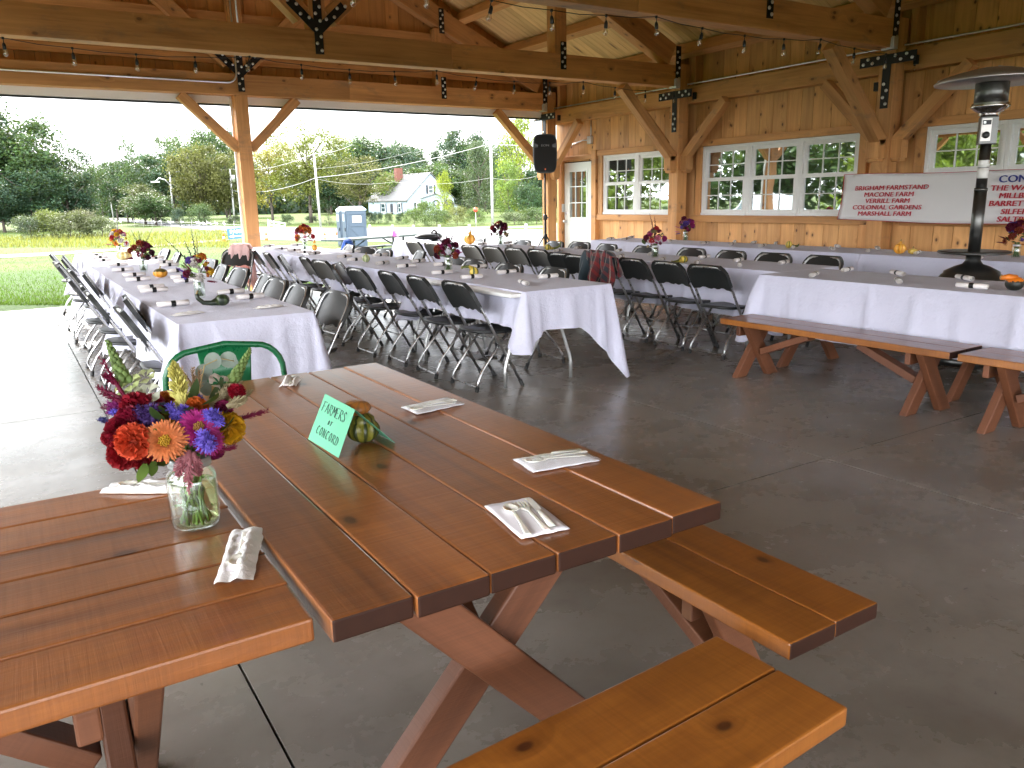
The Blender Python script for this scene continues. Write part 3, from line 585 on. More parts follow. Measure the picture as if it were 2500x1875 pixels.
# ================================================================== folding tables and cloths
def fold_table_proto():
    t = thing('folding_table', '', 'table'); mb = MB(); mb.bb(-.38, .38, -.915, .915, .715, .745); mb.build('tabletop', M_WHITE, t, bevel=.008)
    for s in (1, -1):
        y = s * .70; mb = MB()
        for e in (1, -1): mb.tube([(e * .10, y, .71), (e * .16, y + .0, .58), (e * .30, y, .19), (e * .31, y, .14), (e * .31, y, .004)], .014)
        mb.tube([(-.11, y, .66), (.11, y, .66)], .010); mb.build('leg_frame', M_ZINC, t)
    return t
FT = fold_table_proto(); ft_used = [0]
ROWN = {'A': 'left row', 'B': 'centre row', 'C': 'right middle row', 'D': 'row along the pine wall'}
def cloth(x0, x1, y0, y1, z, drops, seed, corner=.13, wav=1.0, cw=(.12, .12, .12, .12), cd=None):
    cd = cd or (corner,) * 4
    """rectangular cloth with skirt; drops = (front, right, back, left)"""
    rr = random.Random(seed); mb = MB(); P = []                      # perimeter, counter-clockwise from front left
    r = .012; st = .035
    def side(a, b, nrm, d):
        n_ = max(2, int((Vector(b) - Vector(a)).length / st)); Ln = (Vector(b) - Vector(a)).length
        return [(Vector(a).lerp(Vector(b), i / n_), Vector(nrm), d, Ln * i / n_, Ln) for i in range(n_ + 1)]
    A = [((x0 + r, y0), (x1 - r, y0), (0, -1), drops[0]), ((x1, y0 + r), (x1, y1 - r), (1, 0), drops[1]), ((x1 - r, y1), (x0 + r, y1), (0, 1), drops[2]), ((x0, y1 - r), (x0, y0 + r), (-1, 0), drops[3])]
    ph = [rr.uniform(0, 6) for _ in range(12)]; s_tot = 0; rows = 9
    for k, (a, b, nm, d) in enumerate(A):
        nxt = A[(k + 1) % 4]; ss = side(a, b, nm, d)
        for i, (p, nv, dd, s_, Ln) in enumerate(ss):
            k0, k1 = k, (k + 1) % 4; e0, e1 = max(0, 1 - s_ / cw[k0]), max(0, 1 - (Ln - s_) / cw[k1]); P.append((p, nv, dd, s_tot + s_, max(e0, e1), k, cd[k0] if e0 > e1 else cd[k1]))
        s_tot += Ln
        for q in (.25, .5, .75):                                     # corner fan
            n1 = Vector(nm) * (1 - q) + Vector(nxt[2]) * q; P.append((Vector(b).lerp(Vector(nxt[0]), q), n1.normalized(), (d + nxt[3]) / 2, s_tot, 1.2, k, cd[(k + 1) % 4]))
    G = []
    for (p, nv, dd, s_, ce, k, cdd) in P:
        col = []; crease = abs(((s_ + ph[0]) / .34) % 1 - .5) * 2; cr = max(0, (crease - .90) / .10) * .03
        dl = dd * (1 + .02 * math.sin(s_ * 5 + ph[1])) + cdd * ce ** 1.3 * .84
        for j in range(rows + 1):
            t = j / rows; tt = t ** .8
            fl = .006 + .035 * t + wav * tt * (.018 * math.sin(s_ * 9.5 + ph[2]) + .012 * math.sin(s_ * 19 + ph[3] + t) + .007 * math.sin(s_ * 41 + ph[4])) + cr * min(1, t * 3) + .085 * wav ** 3 * ce ** 2 * t + .05 * ce * tt * math.sin(ce * 5.2 + k)
            if j == 0: fl = .0
            elif j == 1: fl = max(fl, .008)
            col.append((p.x + nv.x * fl, p.y + nv.y * fl, z - dl * (t if j else 0)))
        G.append(col)
    mb.grid(G, wrap=True)
    # top with creases and shallow wrinkles
    nx, ny = max(4, int((x1 - x0) / .05)), max(8, int((y1 - y0) / .05)); T = []
    for i in range(nx + 1):
        row = []
        for j in range(ny + 1):
            x = x0 + (x1 - x0) * i / nx; y = y0 + (y1 - y0) * j / ny; e = min(i, nx - i, j, ny - j)
            h = 0 if e == 0 else (.0065 * max(0, 1 - abs(((y + ph[5]) / .31) % 1 - .5) * 16) + .005 * max(0, 1 - abs(((x + ph[6]) / .42) % 1 - .5) * 14) + .0016 * math.sin(y * 31 + 3 * math.sin(x * 5 + ph[7])) + .0012 * math.sin(x * 23 + y * 9))
            row.append((x, y, z + max(0, h)))
        T.append(row)
    mb.grid(T); return mb.build('tablecloth', M_CLOTH)
ROWS = {
 'A': [(.77, 1.57, 4.76, 7.17, (.46, .42, .3, .42)), (.79, 1.58, 7.18, 9.0, (.3, .4, .3, .40)), (.80, 1.60, 9.01, 10.83, (.3, .4, .3, .4)), (.86, 1.68, 10.84, 13.1, (.3, .4, .45, .42))],
 'B': [(3.13, 3.94, 4.77, 6.6, (.295, .30, .25, .27)), (3.12, 3.93, 6.61, 8.43, (.25, .28, .25, .27)), (3.14, 3.96, 8.44, 10.26, (.25, .28, .25, .28)), (3.17, 4.0, 10.27, 12.75, (.3, .4, .42, .42))],
 'C': [(5.28, 6.08, 2.0, 4.49, (.3, .44, .4, .45)), (5.28, 6.08, .5, 1.99, (.3, .44, .3, .45)), (5.59, 6.39, 4.52, 7.04, (.4, .42, .3, .42)), (5.58, 6.4, 7.05, 9.48, (.3, .4, .3, .42)), (5.60, 6.42, 9.49, 11.1, (.3, .4, .3, .4)), (5.62, 6.45, 11.11, 12.6, (.3, .4, .45, .42))],
 'D': [(7.86, 8.68, 7.7, 10.05, (.3, .42, .4, .42)), (7.84, 8.66, 5.3, 7.69, (.3, .42, .3, .42)), (7.83, 8.65, 2.9, 5.29, (.3, .42, .3, .42))]}
sd_ = 0
for rk, L_ in ROWS.items():
    for i, (x0, x1, y0, y1, dr_) in enumerate(L_ if rk != 'D' else L_[::-1]):
        sd_ += 1; big = (rk, i) == ('B', 0); z = .757 if rk != 'C' or i > 1 else .760
        o = cloth(x0, x1, y0, y1, z + .0008 * (i % 2), dr_, sd_, wav=1.0 if rk in 'AB' else .65, **(dict(cw=(.12, .34, .15, .15), cd=(.15, .40, .15, .15)) if big else {}))
        k_ = i if rk != 'C' else (1, 0, 2, 3, 4, 5)[i]
        tag(o, 'white cloth on the %s table of the %s' % (ORD[k_], ROWN[rk]), 'tablecloth', 'white tablecloths')
        if rk == 'C' and i < 2: continue
        n_ = 2 if (y1 - y0) > 3 else 1
        cx = (x0 + x1) / 2 - (.13 if big else 0); lab = 'steel legged folding table under the %s cloth of the %s' % (ORD[k_], ROWN[rk])
        sy = (y1 - y0 - .06) / 1.83
        if not ft_used[0]: t = FT; t.location = (cx, (y0 + y1) / 2, 0); t['label'] = lab; t['group'] = 'folding banquet tables'; ft_used[0] = 1
        else: t = dup(FT, (cx, (y0 + y1) / 2, 0), 0, lab)
        t.scale = ((x1 - x0 - .07) / .76 if not big else 1, min(1.35, sy), 1)
        if rk == 'C' and i == 2: t.scale[1] = 1.2
# ================================================================== folding chairs
def chair_proto():
    t = thing('folding_chair', '', 'chair', group='black folding chairs'); w2 = .212
    def bar(y, z): return (y, z)
    mb = MB(); top = (-.235, .80); ft_ = (.21, .012); d = Vector((ft_[0] - top[0], ft_[1] - top[1])); r = .065
    def P(x, s): return (x, top[0] + d.x * s, top[1] + d.y * s)
    pts = [P(-w2, 1), P(-w2, .45), P(-w2, .13), P(-w2 + .008, .07), P(-w2 + .035, .022), P(-w2 + .075, 0), P(0, -.004), P(w2 - .075, 0), P(w2 - .035, .022), P(w2 - .008, .07), P(w2, .13), P(w2, .45), P(w2, 1)]
    mb.tube(pts, .0115, 8); mb.tube([P(-w2, .80), P(w2, .80)], .0065, 6); mb.build('back_frame', M_CHROME, t)
    mb = MB(); w3 = .185
    pts = [(w3 * 0 + s * 1, 0, 0) for s in ()]
    leg = [(.10, .425), (-.06, .235), (-.13, .15), (-.168, .085), (-.185, .015)]
    L1 = [(-w3 - (.012 if i > 2 else 0), y, z) for i, (y, z) in enumerate(leg)]; L2 = [(-x, y, z) for x, y, z in L1][::-1]
    mb.tube(L1, .0105, 8); mb.tube(L2, .0105, 8); a = Vector(L1[-1]) + Vector((0, .006, .03)); b = Vector(L2[0]) + Vector((0, .006, .03))
    mb.tube([a, a + Vector((.03, 0, -.012)), b + Vector((-.03, 0, -.012)), b], .007, 6); mb.build('rear_legs', M_CHROME, t)
    # seat: rounded shield shape
    mb = MB(); N = 28; ring = lambda sc_, z: [(sc_ * .20 * (abs(math.cos(a)) ** .55) * (1 if math.cos(a) > 0 else -1) * (1 - .10 * (math.sin(a) < 0)), .035 + sc_ * .20 * (abs(math.sin(a)) ** .7) * (1 if math.sin(a) > 0 else -1), z + (.012 * max(0, -math.sin(a)))) for a in [2 * PI * k / N for k in range(N)]]
    R = [ring(.55, .428), ring(.96, .424), ring(1.0, .434), ring(.985, .446), ring(.9, .448), ring(.5, .438), ring(.02, .437)]
    G = [[q[k] for q in R] for k in range(N)]; mb.grid(G, wrap=True); mb.build('seat', M_PLASTIC, t)
    # backrest: curved panel wrapping the tube
    mb = MB(); F = []; B = []; nx, nz_ = 14, 7; nrm = Vector((-d.y, d.x)).normalized() * -1      # towards the sitter
    for i in range(nx + 1):
        x = -1 + 2 * i / nx; cf, cb = [], []
        for j in range(nz_ + 1):
            v_ = j / nz_; s_ = -.022 + .27 * v_
            hw = w2 + .012 - (.055 * max(0, 1 - v_ / .35) ** 2) - (.012 * max(0, (v_ - .8) / .2) ** 2)
            if v_ > .99: s_ += .014 * math.sin(abs(x) * 9) * (abs(x) < .8)
            px = x * hw; y0 = top[0] + d.x * s_; z0 = top[1] + d.y * s_; cv = -.03 * (1 - x * x) + .02
            f_ = cv; b_ = cv - .006 if 0 < i < nx and 0 < j else -.010
            cf.append((px, y0 + nrm.x * -f_ * -1, z0 + nrm.y * f_)); cb.append((px, y0 + nrm.x * b_, z0 + nrm.y * b_))
        F.append(cf); B.append(cb)
    mb.grid(F); mb.grid([q[::-1] for q in B])
    for a_, b_ in ((F[0], B[0]), (B[-1], F[-1])): mb.grid([a_, b_])
    mb.grid([[q[0] for q in B], [q[0] for q in F]]); mb.grid([[q[-1] for q in F], [q[-1] for q in B]]); mb.build('backrest', M_PLASTIC, t)
    for s in (1, -1):
        mb = MB(); mb.tube([(s * w2, .192, .048), (s * w2, .2125, .006), (s * w2, .214, .001)], .0155, 8); mb.build('foot_cap', M_RUBBER, t)
        mb = MB(); mb.tube([(s * .197, -.178, .04), (s * .197, -.186, .006), (s * .197, -.187, .001)], .0155, 8); mb.build('foot_cap', M_RUBBER, t)
    return t
CH = chair_proto(); ch_used = [0]; rc = random.Random(12)
def chair(x, y, rz, label, jit=.10):
    rz += rc.uniform(-jit, jit); x += rc.uniform(-.025, .025); y += rc.uniform(-.02, .02)
    if not ch_used[0]: ch_used[0] = 1; CH.location = (x, y, 0); CH.rotation_euler = (0, 0, rz); CH['label'] = label; return CH
    return dup(CH, (x, y, 0), rz, label)
def row(nm, side, data, rz, off):
    for i, q in enumerate(data):
        x, y = q[0], q[1]; r = rz + (q[2] if len(q) > 2 else 0)
        chair(x + off, y, r, 'black folding chair, %s on the %s side of the %s' % (ORD[i], side, nm))
row(ROWN['B'], 'left', [(2.80, 5.22), (2.81, 5.82), (2.77, 6.40), (2.72, 6.99), (2.78, 7.62, -.5), (2.84, 8.25), (2.84, 8.85), (2.74, 9.45, -.35), (2.76, 10.1), (2.8, 10.9), (2.86, 11.6)], -PI / 2, .235)
row(ROWN['B'], 'right', [(4.06, 5.72), (4.05, 6.38), (4.05, 7.06), (4.12, 7.6), (4.30, 8.9, -.1), (4.1, 9.5), (4.18, 10.15, .5), (4.22, 11.0)], PI / 2, -.235)
row(ROWN['A'], 'left', [(.53, 5.27), (.64, 5.90), (.49, 6.45), (.47, 7.1), (.46, 7.75), (.62, 8.35), (.55, 8.98), (.49, 9.7), (.49, 10.4), (.57, 11.05), (.63, 11.7), (.55, 12.4)], -PI / 2, .235)
row(ROWN['A'], 'right', [(1.91, 5.22, .12), (1.82, 5.82, .1), (1.84, 6.45), (1.88, 6.95), (1.92, 7.85, .1), (1.86, 8.45), (1.95, 9.45), (1.9, 11.2), (1.94, 12.2)], PI / 2, -.235)
row(ROWN['C'], 'left', [(5.16, 4.98), (5.16, 5.46), (5.19, 6.0), (5.14, 6.42), (5.13, 6.82), (5.2, 7.25), (5.36, 7.9), (5.36, 8.4), (5.31, 8.9), (5.30, 9.45), (5.3, 10.6), (5.3, 11.2)], -PI / 2, .235)
row(ROWN['C'], 'right', [(6.72, 4.9), (6.69, 5.48), (6.69, 6.07), (6.74, 6.7), (6.64, 7.42), (6.66, 8.15), (6.72, 8.8), (6.62, 9.25), (6.5, 9.9), (6.55, 11.3)], PI / 2, -.235)
chair(2.58, 11.0, 2.5, 'folding chair draped with a pale pink jacket between the left and centre rows', .01)
chair(4.35, 12.1, 1.2, 'folding chair with a blue jacket at the far end of the centre row', .01)
# jackets: draped sheets over the chair backs
def drape(name, label, x, y, rz, mats, hz, wid, front, back, seed, lump=.03, top=.83, matf=None):
    rr = random.Random(seed); mb = MB(); ph = [rr.uniform(0, 6) for _ in range(8)]; N, K = 26, 26; G = []
    tl = front + back
    for i in range(N + 1):
        a = -1 + 2 * i / N; col = []
        for j in range(K + 1):
            s_ = j / K * tl; rd = .035
            if s_ < back: yy = -.255 - rd - .04 * (1 - s_ / back) * (1 + .6 * math.sin(a * 5 + ph[0])); zz = top - (back - s_) * (1 + .12 * math.sin(a * 3 + ph[1]))
            else: yy = -.235 + rd + .20 * (s_ - back); zz = top - (s_ - back) * (.92 + .08 * math.sin(a * 4 + ph[2]))
            e = abs(s_ - back); zz += lump * math.exp(-e * e * 60) * .5
            w_ = wid * (1 + .25 * (e / tl) * (1 + .3 * math.sin(s_ * 9 + ph[3]))) 
            zz -= .05 * max(0, abs(a) - .75) * 4; yy += lump * (math.sin(a * 9 + s_ * 6 + ph[4]) + .6 * math.sin(a * 17 - s_ * 11 + ph[5])) * min(1, e * 5)
            col.append((a * w_, yy, max(.03, zz + lump * .3 * math.sin(a * 13 + ph[6]))))
        G.append(col)
    mb.grid(G, uvf=lambda p: (p[0], p[2] + p[1])); o = mb.build(name, mats, loc=(x, y, 0), rot=(0, 0, rz), solid=.012); tag(o, label, 'jacket'); return o
def plaid():
    q = NT('red_plaid_wool'); uv = q.n('ShaderNodeUVMap').outputs[0]; sx = q.n('ShaderNodeSeparateXYZ', {0: uv}); u, v_ = sx.outputs[0], sx.outputs[1]
    def band(t, k, th): return q.math('GREATER_THAN', q.math('SINE', q.math('MULTIPLY', t, k)), th)
    a = q.math('ADD', band(u, 60, .3), band(v_, 60, .3)); c = q.mix(q.math('MULTIPLY', a, .5), (.012, .015, .02), (.15, .010, .010)); c = q.mix(band(u, 120, .96), c, (.22, .19, .15))
    side = q.math('LESS_THAN', q.math('ADD', u, q.math('MULTIPLY', v_, .25)), -.02); c = q.mix(side, c, (.018, .032, .04)); return q.set(col=c, rough=.9, sheen=.3)
drape('plaid_jacket', 'dark teal jacket with red plaid lining slung over a chair of the right middle row', 5.14 + .235, 6.42, -PI / 2, plaid(), 0, .24, .22, .42, 3, .045, .86)
drape('pink_jacket', 'pale pink jacket hanging to the floor over a chair between the rows', 2.58, 11.0, 2.5, cloth_mat('pink_fleece', (.80, .55, .52), tr=.35), 0, .15, .30, .60, 5, .012, .90)
drape('blue_jacket', 'bright blue jacket over a chair at the far end of the centre row', 4.35, 12.1, 1.2, cloth_mat('blue_nylon', (.03, .13, .55), tr=.2), 0, .26, .3, .4, 7, .045, .84)
# ================================================================== green metal chair
gc = thing('metal_chair', 'green enamelled metal cafe chair tucked behind the near picnic table', 'chair', (.70, 3.30, 0), .0)
mb = MB(); w_ = .235
pts = [(-.20, .02, .45), (-.225, -.0, .60), (-w_, .0, .70)] + [(-w_ + .11 - .11 * math.cos(a), .0, .72 + .125 * math.sin(a)) for a in [PI / 2 * k / 6 for k in range(1, 7)]]
pts += [(0, -.004, .862)]; pts = pts + [(-x, y, z) for x, y, z in pts[:-1][::-1]]
mb.tube(pts, .0125, 10); mb.build('back_frame', M_GREEN, gc)
mb = MB(); mb.grid([[(x, .004, .44), (x, -.012 + .1 * x * x, .60), (x * 1.15, -.012, .75), (x * 1.25, -.004, .855)] for x in (-.085, -.08, -.03, -.027, 0, .027, .03, .08, .085)]); mb.build('back_panel', M_GREEN, gc, solid=.004)
mb = MB(); mb.box((0, -.19, .45), (.36, .36, .025)); mb.build('seat', M_GREEN, gc, bevel=.02)
for sx in (1, -1):
    for y0, y1 in ((.0, .06), (-.35, -.40)):
        mb = MB(); mb.tube([(sx * .165, y0, .44), (sx * .2, y1, .012)], [.022, .014], 8); mb.build('leg', M_GREEN, gc); 
# ================================================================== patio heater
ht = thing('patio_heater', 'tall dark patio heater with wide metal hood standing between the two right rows', 'heater', (6.7, 3.5, 0), -.4)
mb = MB(); mb.lathe([(.26, 0), (.26, .05), (.24, .07), (.235, .62), (.22, .64)], 40); mb.build('tank_housing', M_DKSTEEL, ht)
mb = MB(); mb.lathe([(.235, .64), (.245, .66), (.245, .70), (.225, .73), (.21, .74), (.205, .76), (.13, .80), (.075, .82), (.055, .85), (.055, .90)], 40); mb.build('base_cover', M_DKSTEEL, ht)
mb = MB(); mb.lathe([(.05, .90), (.255, .905), (.27, .915), (.262, .925), (.05, .918)], 44); mb.build('side_table', M_DKSTEEL, ht)
mb = MB(); mb.tube([(0, 0, .9), (0, 0, 1.42)], .046, 20); mb.tube([(0, 0, 1.42), (0, 0, 1.76)], .04, 20); mb.lathe([(.049, 1.40), (.049, 1.425)], 20); p_ = mb.build('pole', M_DKSTEEL, ht)
mb = MB(); mb.lathe([(.0415, 1.50), (.0415, 1.58)], 20); mb.lathe([(.0415, 1.585), (.0415, 1.64)], 20); mb.build('sticker', M_WHITE, p_)
mb = MB(); mb.box((0, 0, 1.865), (.125, .10, .21)); hb = mb.build('control_box', M_DKSTEEL, ht, rot=(0, 0, -.5), bevel=.006)
mb = MB(); mb.box((-.02, -.053, 1.87), (.07, .006, .17)); mb.build('control_panel', M_ALU, hb)
mb = MB(); mb.lathe([(.026, 0), (.026, .02), (.02, .025), (.001, .025)], 18, (-.02, -.056, 1.83), 0, None, Matrix.Rotation(PI / 2, 3, 'X')); mb.build('knob', M_BLACK, hb)
mb = MB(); mb.box((-.02, -.0575, 1.925), (.06, .004, .035)); mb.box((-.035, -.0605, 1.925), (.016, .002, .016), m=1); mb.build('label_plate', [M_BLACK, M_ZINC], hb)
mb = MB(); mb.lathe([(.06, 1.97), (.075, 1.985), (.07, 1.995), (.09, 2.005), (.135, 2.04), (.14, 2.05), (.128, 2.06), (.13, 2.07), (.12, 2.075)], 36); mb.build('burner_ring', M_STAIN, ht)
mb = MB(); mb.lathe([(.118, 2.07), (.118, 2.23), (.09, 2.235)], 36); mb.build('emitter_screen', M_DKSTEEL, ht)
hd = MB(); prof = [(.01, 2.335), (.12, 2.325), (.26, 2.295), (.37, 2.262), (.405, 2.235), (.40, 2.225)]; n_ = 48
hd.lathe(prof, n_, (0, 0, 0), 0, lambda a, t: 1 + (.035 * math.cos(a * 3) * t)); hh = hd.build('hood', M_ALU, ht, solid=.003)
for k in range(3):
    mb = MB(); a = 2 * PI * k / 3 + .4; mb.beam((.05 * math.cos(a), .05 * math.sin(a), 2.341), (.385 * math.cos(a), .385 * math.sin(a), 2.262), .006, .006); mb.build('seam', M_ALU, hh)
    mb = MB(); mb.tube([(.1 * math.cos(a), .1 * math.sin(a), 2.2), (.1 * math.cos(a), .1 * math.sin(a), 2.33)], .005, 6); mb.build('hood_support', M_STAIN, ht)
for s in (1, -1):
    mb = MB(); mb.lathe([(.001, -.025), (.05, -.025), (.05, .025), (.001, .025)], 18, (s * .13, -.29, .05), 0, None, Matrix.Rotation(PI / 2, 3, 'Y')); mb.build('wheel', M_RUBBER, ht)
# ================================================================== speaker and stand
ss = thing('speaker_stand', 'black tripod speaker stand beside the corner post', 'stand', (8.62, 12.4, 0), .3)
mb = MB(); mb.tube([(0, 0, .35), (0, 0, 1.1)], .024, 10); mb.tube([(0, 0, 1.1), (0, 0, 1.86)], .017, 10); mb.build('pole', M_BLACK, ss)
mb = MB(); mb.lathe([(.035, 1.02), (.04, 1.04), (.04, 1.1), (.03, 1.12)], 12); mb.build('collar', M_BLACK, ss)
mb = MB(); mb.tube([(.03, 0, 1.06), (.09, 0, 1.06)], .014, 8); mb.build('knob', M_BLACK, ss)
mb = MB(); mb.lathe([(.034, .66), (.034, .76)], 12); mb.build('hub', M_BLACK, ss)
for k in range(3):
    a = 2 * PI * k / 3 + .5; c_, s_ = math.cos(a), math.sin(a); mb = MB(); mb.tube([(.03 * c_, .03 * s_, .72), (.5 * c_, .5 * s_, .012)], .013, 8); mb.build('leg', M_BLACK, ss)
    mb = MB(); mb.tube([(.02 * c_, .02 * s_, .36), (.27 * c_, .27 * s_, .36)], .009, 6); mb.build('brace', M_BLACK, ss)
sp = thing('loudspeaker', 'black loudspeaker on the tripod stand in front of the corner post', 'speaker', (8.62, 12.4, 1.86), -.55)
mb = MB(); rings = []
for (y, sx, sz) in ((.17, .55, .72), (.05, .86, .93), (-.12, 1.0, 1.0), (-.165, .985, .985), (-.17, .94, .96)):
    ring = []
    for k in range(40):
        a = 2 * PI * k / 40; c_, s_ = math.cos(a), math.sin(a); e = .42; x = .22 * sx * (abs(c_) ** e) * (1 if c_ > 0 else -1); z = .345 * sz * (abs(s_) ** e) * (1 if s_ > 0 else -1); x *= 1 - .06 * (z < 0) * abs(z) / .345; ring.append((x, y, .345 + z))
    rings.append(ring)
mb.grid([[r[k] for r in rings] for k in range(40)], wrap=True); mb.add(rings[0], [tuple(range(40))]); mb.add(rings[-1], [tuple(range(40))[::-1]]); mb.build('cabinet', M_PLASTIC, sp)
mb = MB(); ring = []
for k in range(40):
    a = 2 * PI * k / 40; c_, s_ = math.cos(a), math.sin(a); e = .38; ring.append((.195 * (abs(c_) ** e) * (1 if c_ > 0 else -1), -.176, .345 + .32 * (abs(s_) ** e) * (1 if s_ > 0 else -1)))
mb.add(ring, [tuple(range(40))[::-1]]); mb.build('grille', plain('speaker_grille', (.006, .006, .006), .8, 0, .5, 400), sp)
for s in (1, -1):
    mb = MB(); mb.add([(s * .2, -.181, .53), (s * .13, -.181, .50), (s * .13, -.181, .46), (s * .2, -.181, .44)], [(0, 1, 2, 3) if s < 0 else (3, 2, 1, 0)]); mb.build('handle_recess', plain('recess', (.03, .03, .03), .3), sp)
def text(name, s, size, mat, parent, loc, rot, ext=.0005, bold=0, align='CENTER', shear=0, sx=1, sp_=1):
    cu = bpy.data.curves.new(name, 'FONT'); cu.body = s; cu.size = size; cu.extrude = ext;  cu.align_x = align; cu.align_y = 'CENTER'; cu.shear = shear; cu.resolution_u = 3; cu.space_character = sp_
    ob = bpy.data.objects.new(name, cu); C.objects.link(ob); dg = bpy.context.evaluated_depsgraph_get(); me = bpy.data.meshes.new_from_object(ob.evaluated_get(dg)); bpy.data.objects.remove(ob)
    
    if bold:
        bm = bmesh.new(); bm.from_mesh(me); base = list(bm.verts) + list(bm.edges) + list(bm.faces)
        for k, dx in enumerate((bold, -bold)):
            r = bmesh.ops.duplicate(bm, geom=base); bmesh.ops.translate(bm, verts=[v for v in r['geom'] if isinstance(v, bmesh.types.BMVert)], vec=(dx, dx * .3, (k + 1) * .0002))
        bm.to_mesh(me); bm.free()
    me.name = name; me.materials.clear(); me.materials.append(mat); o = bpy.data.objects.new(name, me); C.objects.link(o); o.parent = parent; o.location = loc; o.rotation_euler = rot; o.scale = (sx, 1, 1); return o
text('lettering', 'EON', .05, plain('logo_grey', (.15, .15, .15), .5), sp, (0, -.179, .485), (PI / 2, 0, 0), .001, .002, sx=1.4)
mb = MB(); mb.box((0, -.178, .07), (.022, .003, .03)); mb.build('badge', plain('badge_orange', (.7, .12, .02), .5), sp)
# ================================================================== banner
bn = thing('banner', 'white vinyl banner with red farm names hanging across the posts', 'banner', (0, 0, 0))
BX = 9.10; P = []; ny, nzz = 60, 14; yL, yR = 6.52, 2.2
def bpt(i, j):
    u = i / ny; v_ = j / nzz; y = yL + (yR - yL) * u; zt = 1.63 - .035 * u * 1.5 + .006 * math.sin(u * 16); zb = 1.07 - .04 * u * 1.5 + .008 * math.sin(u * 13 + 1)
    y += (1 - v_) * 0 - .05 * v_ * (1 - u) * 0 + .06 * (1 - v_) * (1 - min(1, u * 6)) * -1
    return (BX + .008 * math.sin(u * 22 + v_ * 3) + .02 * math.sin(v_ * 3) * (1 - min(1, u * 5)), y, zt + (zb - zt) * v_)
M_VINYL = plain('banner_vinyl', (.66, .65, .65), .38, 0, .04, 3)
mb = MB(); mb.grid([[bpt(i, j) for j in range(nzz + 1)] for i in range(ny + 1)]); mb.build('sheet', M_VINYL, bn, solid=.001)
M_RED = plain('banner_red', (.42, .02, .04), .5); M_NAVY = plain('banner_navy', (.02, .03, .20), .5)
mb = MB()
for j in (0, nzz): mb.tube([Vector(bpt(i, j)) + Vector((-.003, 0, 0)) for i in range(ny + 1)], .0035, 5)
mb.tube([Vector(bpt(0, j)) + Vector((-.003, 0, 0)) for j in range(nzz + 1)], .0035, 5); mb.build('hem', M_RED, bn)
for i in (2, 12, 24, 36, 48):
    for j in (0.4, nzz - .4):
        a = Vector(bpt(i, j)); mb = MB(); mb.lathe([(.004, 0), (.010, .001), (.010, .003), (.004, .004)], 10, a + Vector((-.004, 0, 0)), 0, None, Matrix.Rotation(-PI / 2, 3, 'Y')); mb.build('grommet', M_ZINC, bn)
br = (PI / 2, 0, -PI / 2)
for s_, y, z, h_ in (('BRIGHAM FARMSTAND', 5.80, 1.455, .075), ('MACONE FARM', 5.82, 1.377, .075), ('VERRILL FARM', 5.83, 1.302, .075), ('COLONIAL GARDENS', 5.84, 1.225, .075), ('MARSHALL FARM', 5.86, 1.15, .075)):
    text('lettering', s_, h_, M_RED, bn, (BX - .034, y, z), br, .0006, .0022, shear=.12, sx=1.22)
for s_, y, z, h_, m_ in (('CONCORD FARMS', 4.02, 1.515, .105, M_NAVY), ('THE WALDEN FARM', 4.19, 1.423, .080, M_RED), ('MILLBROOK FARM', 4.14, 1.343, .080, M_RED), ('BARRETT FARM', 4.30, 1.262, .080, M_RED), ('SILFERLEAF FARM', 4.13, 1.178, .080, M_RED), ('SALTBOX FARM', 4.19, 1.098, .080, M_RED)):
    text('lettering', s_, h_, m_, bn, (BX - .034, y, z), br, .0006, .003, shear=0 if m_ == M_NAVY else .12, sx=1.22)
# ================================================================== string lights
def strand(y, x0, n, dx, label, zb):
    t = thing('string_lights', label, 'string lights', (0, y, 0)); pts = []; bulbs = []; sg = [0, -.045, -.06, -.045]
    rr = random.Random(int(y * 7)); seq = zb
    for i in range(n):
        x = x0 + i * dx; z = 2.985 + sg[(i + seq) % 4]; bulbs.append((x, z))
        pts.append((x, 0, z)); 
        if i < n - 1: z2 = 2.985 + sg[(i + 1 + seq) % 4]; pts.append((x + dx / 2, 0, (z + z2) / 2 - .012))
    mb = MB(); mb.tube([(x0 - .6, 0, 2.96)] + pts, .0035, 6); mb.build('wire', M_BLACK, t)
    for x, z in bulbs:
        tx = rr.uniform(-.10, .10) if rr.random() < .85 else .3; M = Matrix.Rotation(tx, 3, 'Y')
        mb = MB(); mb.lathe([(.012, -.012), (.012, .008)], 8, (x, 0, z)); mb.tube([(x, 0, z), (x + tx * -.05, 0, z - .045)], .004, 6)
        c_ = Vector((x, 0, z - .04)) + M @ Vector((0, 0, -.0)); mb.lathe([(.006, 0), (.013, -.012), (.016, -.022), (.016, -.06), (.013, -.064)][::-1], 10, c_, 0, None, M); s_ = mb.build('socket', M_BLACK, t)
        mb = MB(); mb.lathe([(.001, -.125), (.012, -.121), (.021, -.108), (.0225, -.095), (.018, -.08), (.012, -.065), (.0125, -.058)], 12, c_, 0, None, M); mb.build('bulb', M_BULB, s_)
        mb = MB(); mb.tube([c_ + M @ Vector(q) for q in ((.003, 0, -.065), (.005, 0, -.1), (0, 0, -.112), (-.005, 0, -.1), (-.003, 0, -.065))], .0016, 5); mb.build('filament', M_BOLT, s_)
    return t
strand(9.32, .27, 16, .573, 'string of clear bulbs along the second beam, left to centre', 0)
strand(5.77, 2.36, 13, .578, 'string of clear bulbs along the nearest beam, centre to right', 3)
